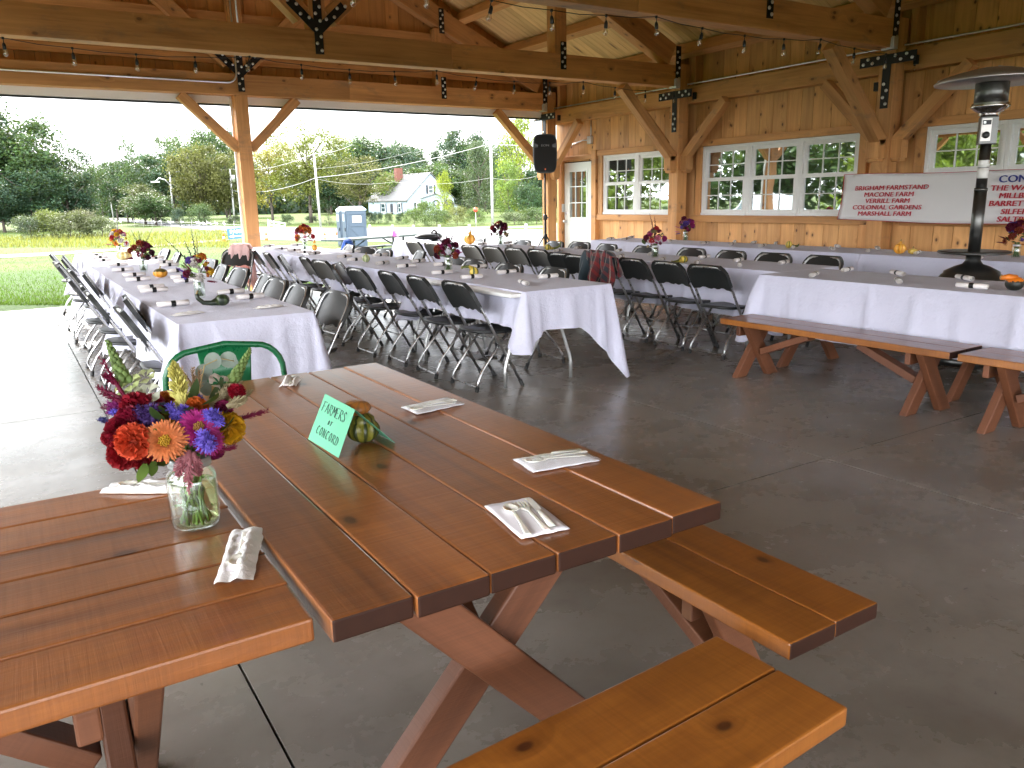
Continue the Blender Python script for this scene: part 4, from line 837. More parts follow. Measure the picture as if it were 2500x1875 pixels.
# ================================================================== things on the tables
rn4 = random.Random(44)
NK = thing('napkin_roll', '', 'napkin', group='rolled napkins with black paper bands')
mb = MB(); pr = []
for (x, r) in ((-.10, .016), (-.098, .0185), (-.03, .019), (.0, .018), (.03, .019), (.098, .0185), (.10, .016)): pr.append([(x, 1.12 * r * math.cos(a) * (1.05 if math.sin(a) < 0 else 1), .017 + .95 * r * math.sin(a)) for a in [2 * PI * k / 14 for k in range(14)]])
mb.grid([[p[k] for p in pr] for k in range(14)], wrap=True)
for e in (0, -1):
    sp_ = [(pr[e][0][0] * .99, .012 * q * math.cos(a), .017 + .012 * q * math.sin(a)) for q, a in [(1.3 - .09 * k, k * .8) for k in range(12)]]; mb.tube(sp_, .0012, 4)
mb.add([p for p in pr[2]], [tuple(range(14))], None, 0); mb.build('roll', M_NAPKIN, NK)
mb = MB(); q_ = [[(x, 1.16 * .0195 * math.cos(a), .017 + .99 * .0195 * math.sin(a)) for a in [2 * PI * k / 14 for k in range(14)]] for x in (-.014, .016)]
mb.grid([[p[k] for p in q_] for k in range(14)], wrap=True); mb.build('band', M_BLACK, NK)
mb = MB(); mb.box((.07, 0, .018), (.06, .012, .002)); mb.tube([(-.101, .003, .02), (-.09, .003, .02)], .004, 6); mb.build('cutlery', M_CUTLERY, NK)
NAP = {
 'A': ([(.90, 5.63), (.94, 6.67), (.96, 6.95), (.98, 7.8), (1.02, 8.34), (1.01, 9.1), (1.07, 9.99), (1.02, 11.0), (1.05, 11.7), (1.06, 12.3)], [(1.42, 5.69), (1.39, 6.12), (1.30, 7.34), (1.34, 7.74), (1.44, 8.54), (1.52, 9.45), (1.55, 9.98), (1.60, 10.9)]),
 'B': ([(3.37, 5.15), (3.31, 5.86), (3.32, 6.42), (3.40, 7.35), (3.37, 7.88), (3.36, 8.61), (3.45, 9.2), (3.38, 10.09), (3.38, 10.5), (3.43, 11.1), (3.40, 11.6), (3.48, 12.5)], [(3.80, 5.44), (3.77, 6.04), (3.88, 6.75), (3.77, 7.26), (3.78, 7.86), (3.85, 8.43), (3.87, 9.11), (3.88, 10.03), (3.88, 12.4)]),
 'C': ([(5.50, 2.86), (5.48, 3.38), (5.44, 4.07), (5.75, 5.12), (5.67, 5.58), (5.70, 6.1), (5.68, 6.74), (5.86, 7.52), (5.83, 8.11), (5.86, 8.75), (5.95, 9.44), (5.96, 10.2)], [(5.98, 3.17), (5.98, 3.70), (5.98, 4.15), (6.22, 5.0), (6.16, 5.5), (6.24, 6.04), (6.16, 6.79), (6.30, 7.51), (6.33, 8.37), (6.33, 9.52), (6.36, 10.13)]),
 'D': ([(7.97, 4.09), (8.12, 4.82), (8.12, 5.39), (8.15, 5.88), (8.12, 6.4), (8.12, 6.87), (8.12, 7.38), (8.12, 7.86), (8.14, 8.56), (8.15, 9.55), (8.07, 9.82)], [(8.56, 5.57), (8.56, 6.1), (8.56, 7.03), (8.56, 7.39), (8.55, 7.72), (8.56, 9.9)])}
first = True
for rk, sides in NAP.items():
    for sn, L_ in zip(('left', 'right'), sides):
        for i, (x, y) in enumerate(L_):
            rz = {'A': .06, 'B': .22, 'C': .55, 'D': .6}[rk] + rn4.uniform(-.12, .12) * (1 if rk == 'A' else 2.6)
            if (rk, sn, i) == ('B', 'left', 0): rz = 1.25
            if rk == 'C' and i in (0, 1) and sn == 'right' or (rk, sn, i) == ('C', 'left', 0): rz = 1.7 if sn == 'left' else 1.0
            lab = 'rolled white napkin, %s on the %s side of the %s' % (ORD[i], sn, ROWN[rk]); lc = (x, y, .763)
            if first: first = False; NK.location = lc; NK.rotation_euler = (0, 0, rz); NK['label'] = lab
            else: dup(NK, lc, rz, lab)
# cutlery pieces (length along +X, lying flat)
def fork(par, p, rz):
    mb = MB(); 
    mb.grid([[(-.082, y, .002), (-.075, y * 1.1, .003), (-.02, y * .62, .005), (.02, y * .6, .006), (.035, y * 1.7, .005), (.046, y * 2, .003)] for y in (-.0065, -.003, 0, .003, .0065)])
    for k in range(4): yy = -.0108 + .0072 * k; mb.beam((.045, yy, .003), (.078, yy * .95, .005), .0034, .0022)
    return mb.build('fork', M_CUTLERY, par, p, (0, 0, rz), solid=.0022)
def knife(par, p, rz):
    mb = MB(); mb.grid([[(-.082, y, .003), (-.02, y * .9, .005), (.0, y * .7, .005)] for y in (-.007, 0, .007)])
    mb.add([(.0, -.005, .005), (.02, -.008, .005), (.075, -.007, .003), (.084, .0, .003), (.083, .008, .003), (.0, .006, .005)], [(0, 1, 2, 3, 4, 5)]); return mb.build('knife', M_CUTLERY, par, p, (0, 0, rz), solid=.002)
def spoon(par, p, rz):
    mb = MB(); mb.grid([[(-.082, y, .002), (-.075, y * 1.1, .003), (-.02, y * .62, .005), (.02, y * .55, .006), (.035, y * .9, .006)] for y in (-.0065, -.003, 0, .003, .0065)])
    G = []
    for k in range(18):
        a = 2 * PI * k / 18; G.append([(.056 + .0245 * q * math.cos(a), .0175 * q * math.sin(a) * (1 - .1 * math.cos(a)), .007 - .006 * (1 - q * q)) for q in (0.01, .4, .75, 1)])
    mb.grid(G, wrap=True); return mb.build('spoon', M_CUTLERY, par, p, (0, 0, rz), solid=.0018)
def setting(label, corners, film, rots, ps):
    cx = sum(c[0] for c in corners) / 4; cy = sum(c[1] for c in corners) / 4; t = thing('cutlery_setting', label, 'cutlery', (cx, cy, .7625))
    c_ = [Vector((a - cx, b - cy, 0)) for a, b in corners]; mb = MB(); N = 12; G = []
    for i in range(N + 1):
        G.append([]); 
        for j in range(N + 1):
            u, v_ = i / N, j / N; p = (c_[0] * (1 - u) + c_[1] * u) * (1 - v_) + (c_[3] * (1 - u) + c_[2] * u) * v_
            G[-1].append((p.x, p.y, .001 + .0012 * math.sin(u * 9 + v_ * 4) ** 2))
    mb.grid(G); mb.build('napkin', M_PAPERW, t, solid=.0016)
    for f, p, r in zip((spoon, fork, knife), ps, rots): f(t, (p[0] - cx, p[1] - cy, .003), r)
    if film:
        mb = MB(); G = []
        for i in range(N + 1):
            G.append([])
            for j in range(N + 1):
                u, v_ = -.03 + 1.06 * i / N, -.03 + 1.06 * j / N; p = (c_[0] * (1 - u) + c_[1] * u) * (1 - v_) + (c_[3] * (1 - u) + c_[2] * u) * v_
                G[-1].append((p.x, p.y, .0035 + .0105 * (math.sin(PI * min(1, max(0, u))) * math.sin(PI * min(1, max(0, v_)))) ** .6 + .001 * math.sin(u * 21 + v_ * 6)))
        mb.grid(G); mb.build('wrapper', M_FILM, t)
    return t
setting('unwrapped plastic spoon, fork and knife on a white napkin on the near table', [(.801, 1.394), (.909, 1.378), (.881, 1.191), (.774, 1.205)], False, (1.256, 1.349, 1.278), ((.817, 1.285), (.852, 1.282), (.876, 1.292)))
setting('wrapped plastic cutlery on a white napkin near the right edge of the near table', [(1.021, 1.622), (1.207, 1.589), (1.194, 1.488), (1.008, 1.511)], True, (PI - .25, PI - .12, PI - .15), ((1.105, 1.555), (1.125, 1.567), (1.12, 1.59)))
setting('wrapped cutlery packet far along the right edge of the near table, behind the card', [(1.01, 2.275), (1.19, 2.30), (1.195, 2.19), (1.015, 2.165)], True, (PI, .05, PI), ((1.09, 2.21), (1.11, 2.235), (1.10, 2.255)))
# crumpled plastic sleeves with cutlery
def sleeve(name, label, a, b, wd, mat, z=.7615, hgt=.018, seed=1, ratio=1.0):
    t = thing(name, label, 'cutlery', (0, 0, 0)); rr = random.Random(seed); a = Vector((*a, z)); b = Vector((*b, z)); d = b - a; s_ = d.normalized(); n_ = Vector((-s_.y, s_.x, 0)); N, K = 22, 12; G = []; ph = [rr.uniform(0, 6) for _ in range(6)]
    for i in range(N + 1):
        u = i / N; w_ = wd * (1 - (1 - ratio) * u) * (1 + .02 * math.sin(u * 8 + ph[0])); G.append([])
        for j in range(K + 1):
            v_ = -1 + 2 * j / K; edge = (1 - v_ * v_) ** .6 * math.sin(PI * min(1, max(0, .06 + u * .9))) ** .6
            h_ = .001 + hgt * edge * (.65 + .35 * math.sin(v_ * 5 + ph[1])) + .003 * math.sin(u * 25 + v_ * 7 + ph[2]) * edge + .002 * math.sin(u * 47 - v_ * 11) * edge
            p = a + d * u + n_ * (v_ * w_ / 2 + .0006 * math.sin(u * 30)); G[-1].append((p.x, p.y, z + max(.001, h_)))
    mb = MB(); mb.grid(G); mb.build('wrapper', mat, t)
    mb = MB(); mb.beam(a + d * .12 + Vector((0, 0, .004)), a + d * .9 + Vector((0, 0, .004)), wd * .62, .005); mb.build('napkin', M_PAPERW, t)
    spoon(t, a + d * .52 + Vector((0, 0, .006)) - Vector((0, 0, 0)), math.atan2(-d.y, -d.x)); return t
def milky():
    q = NT('milky_sleeve'); q.set(col=(.88, .87, .85), rough=.3); n_ = q.noise(q.scale(q.obj(), (1, 1, 1)), 38, 5, .7, .8); q.bump(n_, .5, .008)
    t = q.n('ShaderNodeBsdfTransparent', {'Color': (.95, .95, .95, 1)}); mx = q.n('ShaderNodeMixShader', {0: .08}); q.l(q.p.outputs[0], mx.inputs[1]); q.l(t.outputs[0], mx.inputs[2]); q.l(mx.outputs[0], q.out.inputs['Surface']); return q.m
M_MILK = milky()
sleeve('cutlery_sleeve', 'milky plastic cutlery sleeve lying in front of the big jar of flowers', (.262, 1.352), (.345, 1.575), .066, M_MILK, seed=3, z=.759)
sleeve('cutlery_sleeve', 'milky plastic cutlery sleeve lying half hidden behind the big jar of flowers', (.13, 2.02), (.30, 1.90), .07, M_MILK, seed=5, z=.759)
sleeve('cutlery_sleeve', 'folded plastic cutlery sleeve at the far end of the near table', (.80, 2.80), (.86, 2.92), .06, M_MILK, seed=8, hgt=.03)
sleeve('cutlery_sleeve', 'clear cutlery sleeve at the near left corner of the left row', (.80, 5.10), (.99, 5.17), .06, M_MILK, seed=9)
sleeve('cutlery_sleeve', 'clear cutlery sleeve at the near right corner of the left row', (1.29, 5.10), (1.48, 5.15), .06, M_MILK, seed=10)
mb = MB(); mb.grid([[(3.47, 6.1, .004), (3.5, 6.3, .01), (3.52, 6.42, .004)], [(3.58, 6.08, .03), (3.6, 6.28, .02), (3.62, 6.4, .012)], [(3.68, 6.06, .004), (3.72, 6.26, .012), (3.75, 6.36, .05)]]); tag(mb.build('paper_sheet', M_PAPERW), 'white sheet of paper fallen on the floor under the centre row', 'paper')
# ------------------------------------------------------------------ tent card
tcard = thing('tent_card', 'folded mint green tent card with handwriting on the near table', 'card')
M_CARD = plain('mint_card', (.13, .44, .27), .75, 0, .04); M_INK = plain('pen_ink', (.03, .06, .05), .7)
A0, B0 = Vector((.652, 2.122, .7615)), Vector((.662, 1.908, .7615)); A1, B1 = Vector((.711, 2.122, .884)), Vector((.716, 1.908, .883)); C0, D0 = Vector((.832, 2.15, .7615)), Vector((.838, 1.94, .7615))
mb = MB(); mb.grid([[A0, A1], [B0, B1]], sm=False); mb.build('front_flap', M_CARD, tcard, solid=.0006)
mb = MB(); mb.grid([[A1 + Vector((.001, 0, 0)), C0], [B1 + Vector((.001, 0, 0)), D0]], sm=False); mb.build('back_flap', M_CARD, tcard, solid=.0006)
nrm_ = ((B0 - A0).cross(A1 - A0)).normalized()
if nrm_.x > 0: nrm_ = -nrm_
GL = {'F': [[(0, 0), (.12, 1)], [(-.05, 1), (.65, 1.05)], [(.05, .55), (.5, .6)]], 'A': [[(0, 0), (.3, 1), (.6, 0)], [(.1, .38), (.5, .4)]], 'R': [[(0, 0), (.08, 1), (.45, .95), (.5, .65), (.1, .5), (.6, -.05)]], 'M': [[(0, 0), (.1, 1), (.33, .35), (.6, 1), (.68, 0)]], 'E': [[(.5, 1), (.05, 1), (0, 0), (.5, 0)], [(.02, .5), (.4, .52)]], 'S': [[(.5, .85), (.3, 1), (.08, .8), (.2, .55), (.45, .35), (.4, .05), (.15, -.05), (0, .12)]], 'O': [[(.3, 1), (.08, .7), (.05, .3), (.28, 0), (.52, .3), (.52, .75), (.3, 1)]], 'C': [[(.5, .85), (.3, 1), (.08, .7), (.05, .3), (.25, 0), (.5, .12)]], 'N': [[(0, 0), (.06, 1), (.48, 0), (.54, 1)]], 'D': [[(.02, 0), (.06, 1), (.42, .8), (.5, .4), (.35, .05), (.02, 0)]]}
def write(s, u0, v0, h_, adv, slope=0, mb=None):
    for i, ch in enumerate(s):
        if ch == ' ': continue
        for st in GL[ch]:
            pts = []
            for (a, b) in st: u = u0 + adv * i + a * h_ * .72; v_ = v0 + b * h_ + slope * (adv * i); pts.append(A0.lerp(B0, u).lerp(A1.lerp(B1, u), v_) + nrm_ * .002)
            mb.tube(pts, .0009, 4, sm=False)
mb = MB(); write('FARMERS', .10, .66, .20, .112, .02, mb); write('OF', .42, .47, .09, .085, 0, mb); write('CONCORD', .17, .20, .17, .105, -.02, mb); mb.build('lettering', M_INK, tcard)
# ------------------------------------------------------------------ gourds
def gmat(name, c1, c2, mode='rib', k=8, c3=None):
    q = NT(name); p = q.obj(); sx = q.n('ShaderNodeSeparateXYZ', {0: p}); n_ = q.noise(p, 22, 4, .7)
    if mode == 'half': f = q.math('GREATER_THAN', q.math('ADD', sx.outputs[2], q.math('MULTIPLY_ADD', n_, .05, -.025)), k)
    elif mode == 'x': f = q.math('GREATER_THAN', q.math('ADD', sx.outputs[0], q.math('MULTIPLY_ADD', n_, .05, -.025)), k)
    else: f = q.ramp(q.math('SINE', q.math('MULTIPLY_ADD', q.math('ARCTAN2', sx.outputs[1], sx.outputs[0]), k, q.math('MULTIPLY', n_, 3))), [(.35, 0), (.6, 1)])
    c = q.mix(f, c1, c2); c = q.mix(q.math('MULTIPLY', n_, .25), c, tuple(x * .6 for x in c1)); q.bump(n_, .4, .006); return q.set(col=c, rough=.42)
def gourd(label, x, y, z, rz, body, neck, mat, tilt=0, stem=True):
    """body = (radius, height, ribs, amp); neck = list of (x, z, r) in local coordinates"""
    t = thing('gourd', label, 'gourd', (x, y, z), rz); R, Hh, n_, am = body; mb = MB(); pr = [(max(.001, R * math.sin(PI * i / 12) ** .8), Hh / 2 - Hh / 2 * math.cos(PI * i / 12)) for i in range(13)]
    mb.lathe(pr, 36, (0, 0, 0), 0, lambda a, tt: 1 + am * math.cos(a * n_) * math.sin(PI * tt)); 
    if neck: mb.tube([(a, 0, b) for a, b, c in neck], [c for a, b, c in neck], 12)
    mb.build('body', mat, t)
    if stem:
        mb = MB(); e = neck[-1] if neck else (0, Hh, .01); mb.tube([(e[0], 0, e[1] - .004), (e[0] + .008, .004, e[1] + .02)], [.007, .005], 6); mb.build('stem', M_STEM, t)
    return t
M_STEM = plain('gourd_stem', (.30, .22, .09), .8)
GYS = gmat('gourd_yellow_stripe', (.55, .40, .06), (.05, .09, .02), 'rib', 6); GDK = gmat('gourd_dark', (.010, .018, .008), (.04, .06, .02), 'rib', 5); GOG = gmat('gourd_orange_green', (.62, .27, .02), (.03, .045, .015), 'half', .055)
GPY = gmat('gourd_pale', (.70, .58, .28), (.60, .45, .14), 'rib', 7); GPG = gmat('gourd_pale_green', (.42, .45, .24), (.14, .2, .08), 'rib', 7); GOR = gmat('gourd_orange', (.72, .30, .02), (.75, .42, .08), 'rib', 8); GOB = gmat('gourd_orange_black', (.012, .014, .01), (.72, .19, .01), 'half', .062)
GSW = gmat('gourd_swan', (.62, .42, .08), (.10, .14, .03), 'x', .03); GWT = gmat('gourd_warty', (.16, .15, .02), (.018, .028, .008), 'rib', 9); GBR = gmat('gourd_brown', (.34, .13, .025), (.22, .10, .03), 'rib', 10)
gourd('dark green swan gourd beside the first flower jar of the left row', 1.17, 5.42, .763, 0, (.045, .075, 6, .05), [(-.01, .035, .035), (-.07, .022, .018), (-.12, .03, .015), (-.15, .06, .014), (-.155, .09, .012)], GDK)
gourd('orange gourd with a dark green cap on the left row', 1.20, 8.0, .763, 0, (.06, .085, 8, .08), None, GOG)
gourd('pale yellow ribbed gourd at the far end of the left row', 1.25, 10.95, .764, 0, (.085, .12, 9, .12), None, GPY)
gourd('yellow gourd with dark green stripes and a bent neck on the centre row', 3.40, 5.98, .763, 0, (.042, .085, 6, .05), [(-.01, .07, .022), (-.05, .09, .014), (-.10, .09, .010), (-.12, .08, .008)], GYS)
gourd('small pale green striped gourd on the centre row', 3.36, 8.3, .763, 0, (.042, .085, 7, .05), None, GPG)
gourd('small orange gourd by the far flower jar of the centre row', 3.66, 10.9, .764, 0, (.036, .085, 7, .08), [(0, .1, .02), (.01, .14, .012)], GOR)
gourd('bright orange winged gourd at the far end of the right middle row', 5.92, 10.5, .763, 0, (.075, .15, 5, .2), [(0, .14, .03), (.01, .19, .015)], GOR)
gourd('long curved yellow swan gourd with a green striped head on the right middle row', 5.90, 8.44, .763, .1, (.04, .075, 7, .05), [(.02, .035, .028), (.08, .018, .016), (.15, .02, .014), (.20, .04, .012), (.225, .075, .010), (.21, .10, .008)], GYS)
gourd('yellow gourd with a striped green end on the nearer right middle row', 5.66, 5.76, .763, .1, (.045, .07, 7, .06), [(-.02, .03, .03), (-.08, .02, .016), (-.15, .015, .013), (-.17, .012, .012)], GYS)
gourd('orange and black turban gourd at the right edge', 5.56, 2.62, .763, -.5, (.055, .09, 3, .06), [(-.0, .075, .028), (-.05, .09, .02), (-.10, .085, .014)], GOB)
gourd('crooked yellow gourd with a frilled head on the wall row', 8.10, 6.45, .763, -.2, (.035, .085, 5, .2), [(.02, .04, .02), (.08, .018, .014), (.13, .02, .012), (.15, .035, .010)], GYS)
gourd('lumpy golden winged gourd on the wall row, left half', 8.05, 4.98, .763, 0, (.052, .11, 5, .25), [(0, .10, .02), (.01, .13, .01)], GOR)
gourd('smaller yellow gourd touching the golden winged gourd', 8.08, 4.85, .763, 0, (.042, .06, 6, .12), None, GSW)
gw = gourd('warty dark green and orange gourd sitting under the green tent card', .772, 2.005, .7615, .3, (.041, .070, 9, .14), [(-.0, .045, .036), (-.0, .07, .033), (-.0, .082, .018)], GWT, stem=False)
mb = MB(); mb.lathe([(.02, .080), (.036, .088), (.040, .100), (.030, .113), (.012, .118), (.001, .117)], 30, (-.012, .01, 0), 0, lambda a, t: 1 + .07 * math.cos(a * 10)); mb.build('turban', GBR, gw)
# ------------------------------------------------------------------ flowers
def orient(n):
    n = Vector(n).normalized(); return n.to_track_quat('Z', 'Y').to_euler()
def petal(mb, r0, r1, w_, a, el, curl, rr, n_=4):
    """petal strip from radius r0 to r1 at azimuth a, elevation el, curling"""
    L_ = []; c_, s_ = math.cos(a), math.sin(a)
    for i in range(n_ + 1):
        t = i / n_; rad = r0 + (r1 - r0) * t; z = math.sin(el) * (rad - r0) + curl * t * t * (r1 - r0); rad2 = r0 + (rad - r0) * math.cos(el); hw = w_ * math.sin(PI * min(.97, .18 + .72 * t)) ; L_.append([(rad2 * c_ - s_ * hw * e, rad2 * s_ + c_ * hw * e, z + .18 * hw * (abs(e))) for e in (-1, 0, 1)])
    mb.grid([[L_[i][k] for i in range(n_ + 1)] for k in range(3)], rn=rr.random())
def fl_zinnia(r, rr, lay=8, n0=34):
    mb = MB()
    for l in range(lay):
        t = l / (lay - 1); n_ = int(n0 * (1 - .45 * t))
        for k in range(n_): petal(mb, r * .10, r * (1 - .62 * t) * rr.uniform(.92, 1.04), r * .075, 2 * PI * (k + .5 * (l % 2)) / n_ + rr.uniform(-.06, .06), .06 + .95 * t, -.12 + .3 * t, rr)
    return mb
def fl_pom(r, rr, n_=110):
    mb = MB()
    for k in range(n_):
        u = 1 - 1.25 * (k + .5) / n_; a = k * 2.39996; s_ = math.sqrt(max(0, 1 - u * u)); d = Vector((s_ * math.cos(a), s_ * math.sin(a), u)); q = d.orthogonal().normalized(); b = d.cross(q); ang = rr.uniform(0, PI); q, b = q * math.cos(ang) + b * math.sin(ang), b * math.cos(ang) - q * math.sin(ang)
        w_ = r * .24; c0 = d * r * .55; c1 = d * r * rr.uniform(.9, 1.05)
        P = [[c0 - q * w_ * .5, c1 - q * w_ + b * w_ * .3], [c0, c1 * .96 - b * w_ * .3], [c0 + q * w_ * .5, c1 + q * w_ + b * w_ * .3]]; mb.grid(P, rn=rr.random())
    mb.blob((0, 0, 0), r * .6, 6, rn=.1); return mb
def fl_puff(r, rr, n_=150):
    mb = MB(); cs = [Vector((rr.uniform(-.5, .5), rr.uniform(-.5, .5), rr.uniform(-.1, .5))) * r for _ in range(6)]
    for c in cs:
        mb.blob(c, r * .3, 5, rn=.2)
        for k in range(n_ // 6 * 2):
            d = Vector((rr.gauss(0, 1), rr.gauss(0, 1), rr.gauss(.3, 1))).normalized(); q = d.orthogonal().normalized() * r * .045; e = c + d * r * rr.uniform(.42, .6); mb.add([c - q, c + q, e + q * .8, e - q * .8], [(0, 1, 2, 3)], [[(0, 0)] * 4], 0, rr.random())
    return mb
def fl_plume(L_, r, rr, n_=230, bend=0.0, rag=1.0, point=1):
    """plume along +Z"""
    mb = MB(); mb.tube([(bend * t * t * L_, 0, L_ * t) for t in (0, .25, .5, .75, .95)], [r * .35, r * .5, r * .38, r * .22, r * .06], 6, rn=.3)
    for k in range(n_):
        t = rr.random() ** .8; rad = r * (math.sin(PI * min(1, .25 + .75 * t)) ** .8 if point else 1 - .4 * t) * rr.uniform(.75, 1.1); a = rr.uniform(0, 2 * PI); c = Vector((bend * t * t * L_, 0, L_ * t)); d = Vector((math.cos(a), math.sin(a), .9 + rr.uniform(-.3, .6))).normalized()
        e = c + d * rad * rag; s_ = c + d * rad * .4; q = d.orthogonal().normalized() * r * .10; mb.add([s_ - q, s_ + q, e + q * .5 + Vector((0, 0, r * .05)), e - q * .5], [(0, 1, 2, 3)], [[(0, 0)] * 4], 0, rr.random())
    return mb
def fl_spike(L_, r, rr, n_=34, bend=0.0):
    mb = MB(); mb.tube([(bend * t * t * L_, 0, L_ * t) for t in (0, .3, .6, 1)], [r * .22] * 3 + [r * .1], 6, rn=.2)
    for k in range(n_):
        t = .04 + .95 * k / n_; a = k * 2.4; s_ = r * (1.05 - .75 * t); c = Vector((bend * t * t * L_ + math.cos(a) * s_ * .8, math.sin(a) * s_ * .8, L_ * t)); mb.blob(c, s_ * .62, 5, rn=rr.random(), sz=(1, 1, 1.35))
    return mb
def fl_snap(r, rr):
    mb = MB()
    for k in range(5):
        a = 2 * PI * k / 5 + rr.uniform(-.2, .2); G = []
        for i in range(6):
            u = -1 + 2 * i / 5; G.append([((.15 + .85 * t) * r * math.cos(a + u * .75 * t), (.15 + .85 * t) * r * math.sin(a + u * .75 * t), r * (.55 * t - .4 * t * t + .12 * math.sin(u * 5 + k) * t)) for t in (0, .35, .7, 1)])
        mb.grid(G, rn=rr.random())
    return mb
def fl_leaf(L_, w_, rr, n_=1):
    mb = MB()
    for k in range(n_):
        G = []
        for e in (-1, -.5, 0, .5, 1): G.append([(e * w_ * math.sin(PI * min(.98, .06 + .9 * t)) ** .8, L_ * .25 * t * t, L_ * t - .15 * abs(e) * w_) for t in (0, .15, .3, .5, .7, .85, 1)])
        mb.grid(G, rn=rr.random())
    return mb
def fl_disc(r, rr):
    mb = MB(); mb.grid([[(q * r * math.cos(a), q * r * math.sin(a), .12 * r * math.sin(2 * a) * q) for q in (.01, .5, 1)] for a in [2 * PI * k / 16 for k in range(16)]], wrap=True); return mb
def put(mb, name, par, p, n, col, mat=None):
    o = mb.build(name, mat or M_PETAL, par, p, orient(n)); o.color = (*[c * .72 for c in col], 1); return o
# the big bouquet on the left table
rr = random.Random(77); JX, JY = .262, 1.665; JZ = .757
jar = thing('glass_jar', 'large glass jar with flower stems and water at the corner of the left picnic table', 'jar', (JX, JY, JZ))
mb = MB(); mb.lathe([(.001, .002), (.036, .002), (.045, .006), (.049, .02), (.05, .10), (.047, .118), (.038, .128), (.038, .15), (.040, .152), (.036, .152), (.035, .128), (.0445, .116), (.047, .10), (.046, .02), (.042, .009), (.001, .008)], 40); mb.build('glass', M_GLASS, jar)
mb = MB(); mb.lathe([(.001, .0095), (.0415, .0100), (.0455, .021), (.0465, .098), (.001, .0985)], 36); mb.build('water', M_WATER, jar)
mb = MB(); mb.lathe([(.0395, .133), (.042, .134), (.042, .139), (.0405, .141), (.042, .143), (.042, .148), (.041, .153), (.0392, .153)], 36); mb.build('screw_ring', plain('ring_tin', (.42, .46, .46), .35, .6), jar)
bq = thing('flower_bouquet', 'big mixed bouquet of orange zinnia, purple, red and yellow blooms in the near jar', 'flowers', (JX, JY, JZ))
def cp(x, y, d=1.68): return at_d(230 + .2894 * x, 820 + .2894 * y, d) - Vector((JX, JY, JZ))
TOCAM = (Vector((0, 0, 1.41)) - Vector((JX, JY, .98))).normalized()
ctr = Vector((0, 0, .17))
def nrmc(p, k=.6): return (p - ctr).normalized() * (1 - k) + TOCAM * k
def FL(kind, x, y, d, size, col, k=.6, name=None):
    p = cp(x, y, d); n = nrmc(p, k); mbx = {'zinnia': lambda: fl_zinnia(size, rr), 'pom': lambda: fl_pom(size, rr), 'puff': lambda: fl_puff(size, rr), 'snap': lambda: fl_snap(size, rr)}[kind]()
    o = put(mbx, name or {'zinnia': 'zinnia', 'pom': 'cockscomb', 'puff': 'ageratum', 'snap': 'snapdragon'}[kind], bq, p, n, col)
    if kind == 'zinnia':
        mm = MB(); mm.blob((0, 0, size * .22), size * .22, 6, rn=.5, sz=(1, 1, .6))
        for q in range(26): a = q * 2.4; rd = size * .26 * math.sqrt(q / 26); mm.blob((rd * math.cos(a), rd * math.sin(a), size * (.40 - .35 * (rd / size))), size * .05, 4, rn=rr.random())
        oo = mm.build('flower_centre', M_PETAL, o); oo.color = (.45, .25, .02, 1) if col[0] > .5 else (.25, .12, .03, 1)
    return o
def LN(fn, name, x0, y0, d0, x1, y1, d1, col, **k):
    a = cp(x0, y0, d0); b = cp(x1, y1, d1); L_ = (b - a).length; return put(fn(L_, **k), name, bq, a, b - a, col)
for a_ in ((600, 885, 1.585, .043, (.72, .22, .07)), (880, 770, 1.60, .040, (.42, .02, .20)), (960, 880, 1.64, .034, (.38, .015, .17))): FL('zinnia', *a_, k=.75)
for a_ in ((330, 890, 1.60, .036, (.72, .085, .03)), (250, 990, 1.63, .032, (.30, .006, .012)), (215, 800, 1.66, .028, (.25, .005, .02)), (360, 610, 1.70, .034, (.28, .006, .02)), (300, 720, 1.66, .03, (.24, .006, .03)), (500, 590, 1.72, .026, (.33, .008, .03)), (1200, 475, 1.70, .019, (.33, .004, .02)), (860, 620, 1.68, .026, (.66, .14, .02)), (600, 560, 1.74, .024, (.62, .16, .02)), (610, 720, 1.66, .024, (.35, .22, .02)), (420, 1060, 1.66, .020, (.30, .006, .015)), (1120, 780, 1.68, .037, (.70, .36, .01)), (1010, 960, 1.70, .022, (.22, .01, .08))): FL('pom', *a_, k=.55)
for a_ in ((700, 640, 1.64, .024, (.17, .12, .62)), (1015, 690, 1.60, .025, (.18, .13, .66)), (920, 870, 1.575, .031, (.18, .12, .62)), (870, 555, 1.72, .018, (.17, .12, .6)), (190, 675, 1.70, .016, (.17, .13, .66)), (100, 695, 1.72, .014, (.08, .08, .25)), (450, 690, 1.64, .030, (.07, .03, .16)), (590, 620, 1.68, .016, (.08, .09, .14)), (180, 610, 1.72, .020, (.26, .02, .17))): FL('puff', *a_)
for a_ in ((450, 510, 1.72, .030, (.66, .68, .52)), (330, 520, 1.73, .024, (.62, .66, .46)), (310, 400, 1.74, .022, (.50, .58, .24)), (430, 350, 1.76, .022, (.55, .60, .30)), (250, 445, 1.75, .018, (.48, .55, .22)), (1060, 400, 1.76, .026, (.72, .62, .55)), (560, 520, 1.75, .016, (.66, .66, .55))): FL('snap', *a_, k=.5)
for a_ in ((520, 650, 1.66, .018, (.30, .01, .05)), (650, 760, 1.64, .018, (.40, .20, .02)), (790, 700, 1.66, .02, (.35, .02, .16)), (1090, 620, 1.70, .02, (.30, .02, .10)), (160, 860, 1.70, .022, (.30, .006, .02)), (540, 1000, 1.66, .02, (.30, .01, .03)), (700, 950, 1.66, .016, (.55, .18, .04)), (400, 780, 1.66, .022, (.30, .01, .04))): FL('pom', *a_, k=.5)
for a_ in ((290, 680, 1.66, .018, (.20, .03, .22)), (760, 560, 1.74, .016, (.25, .03, .2)), (1130, 700, 1.70, .016, (.16, .10, .5))): FL('puff', *a_)
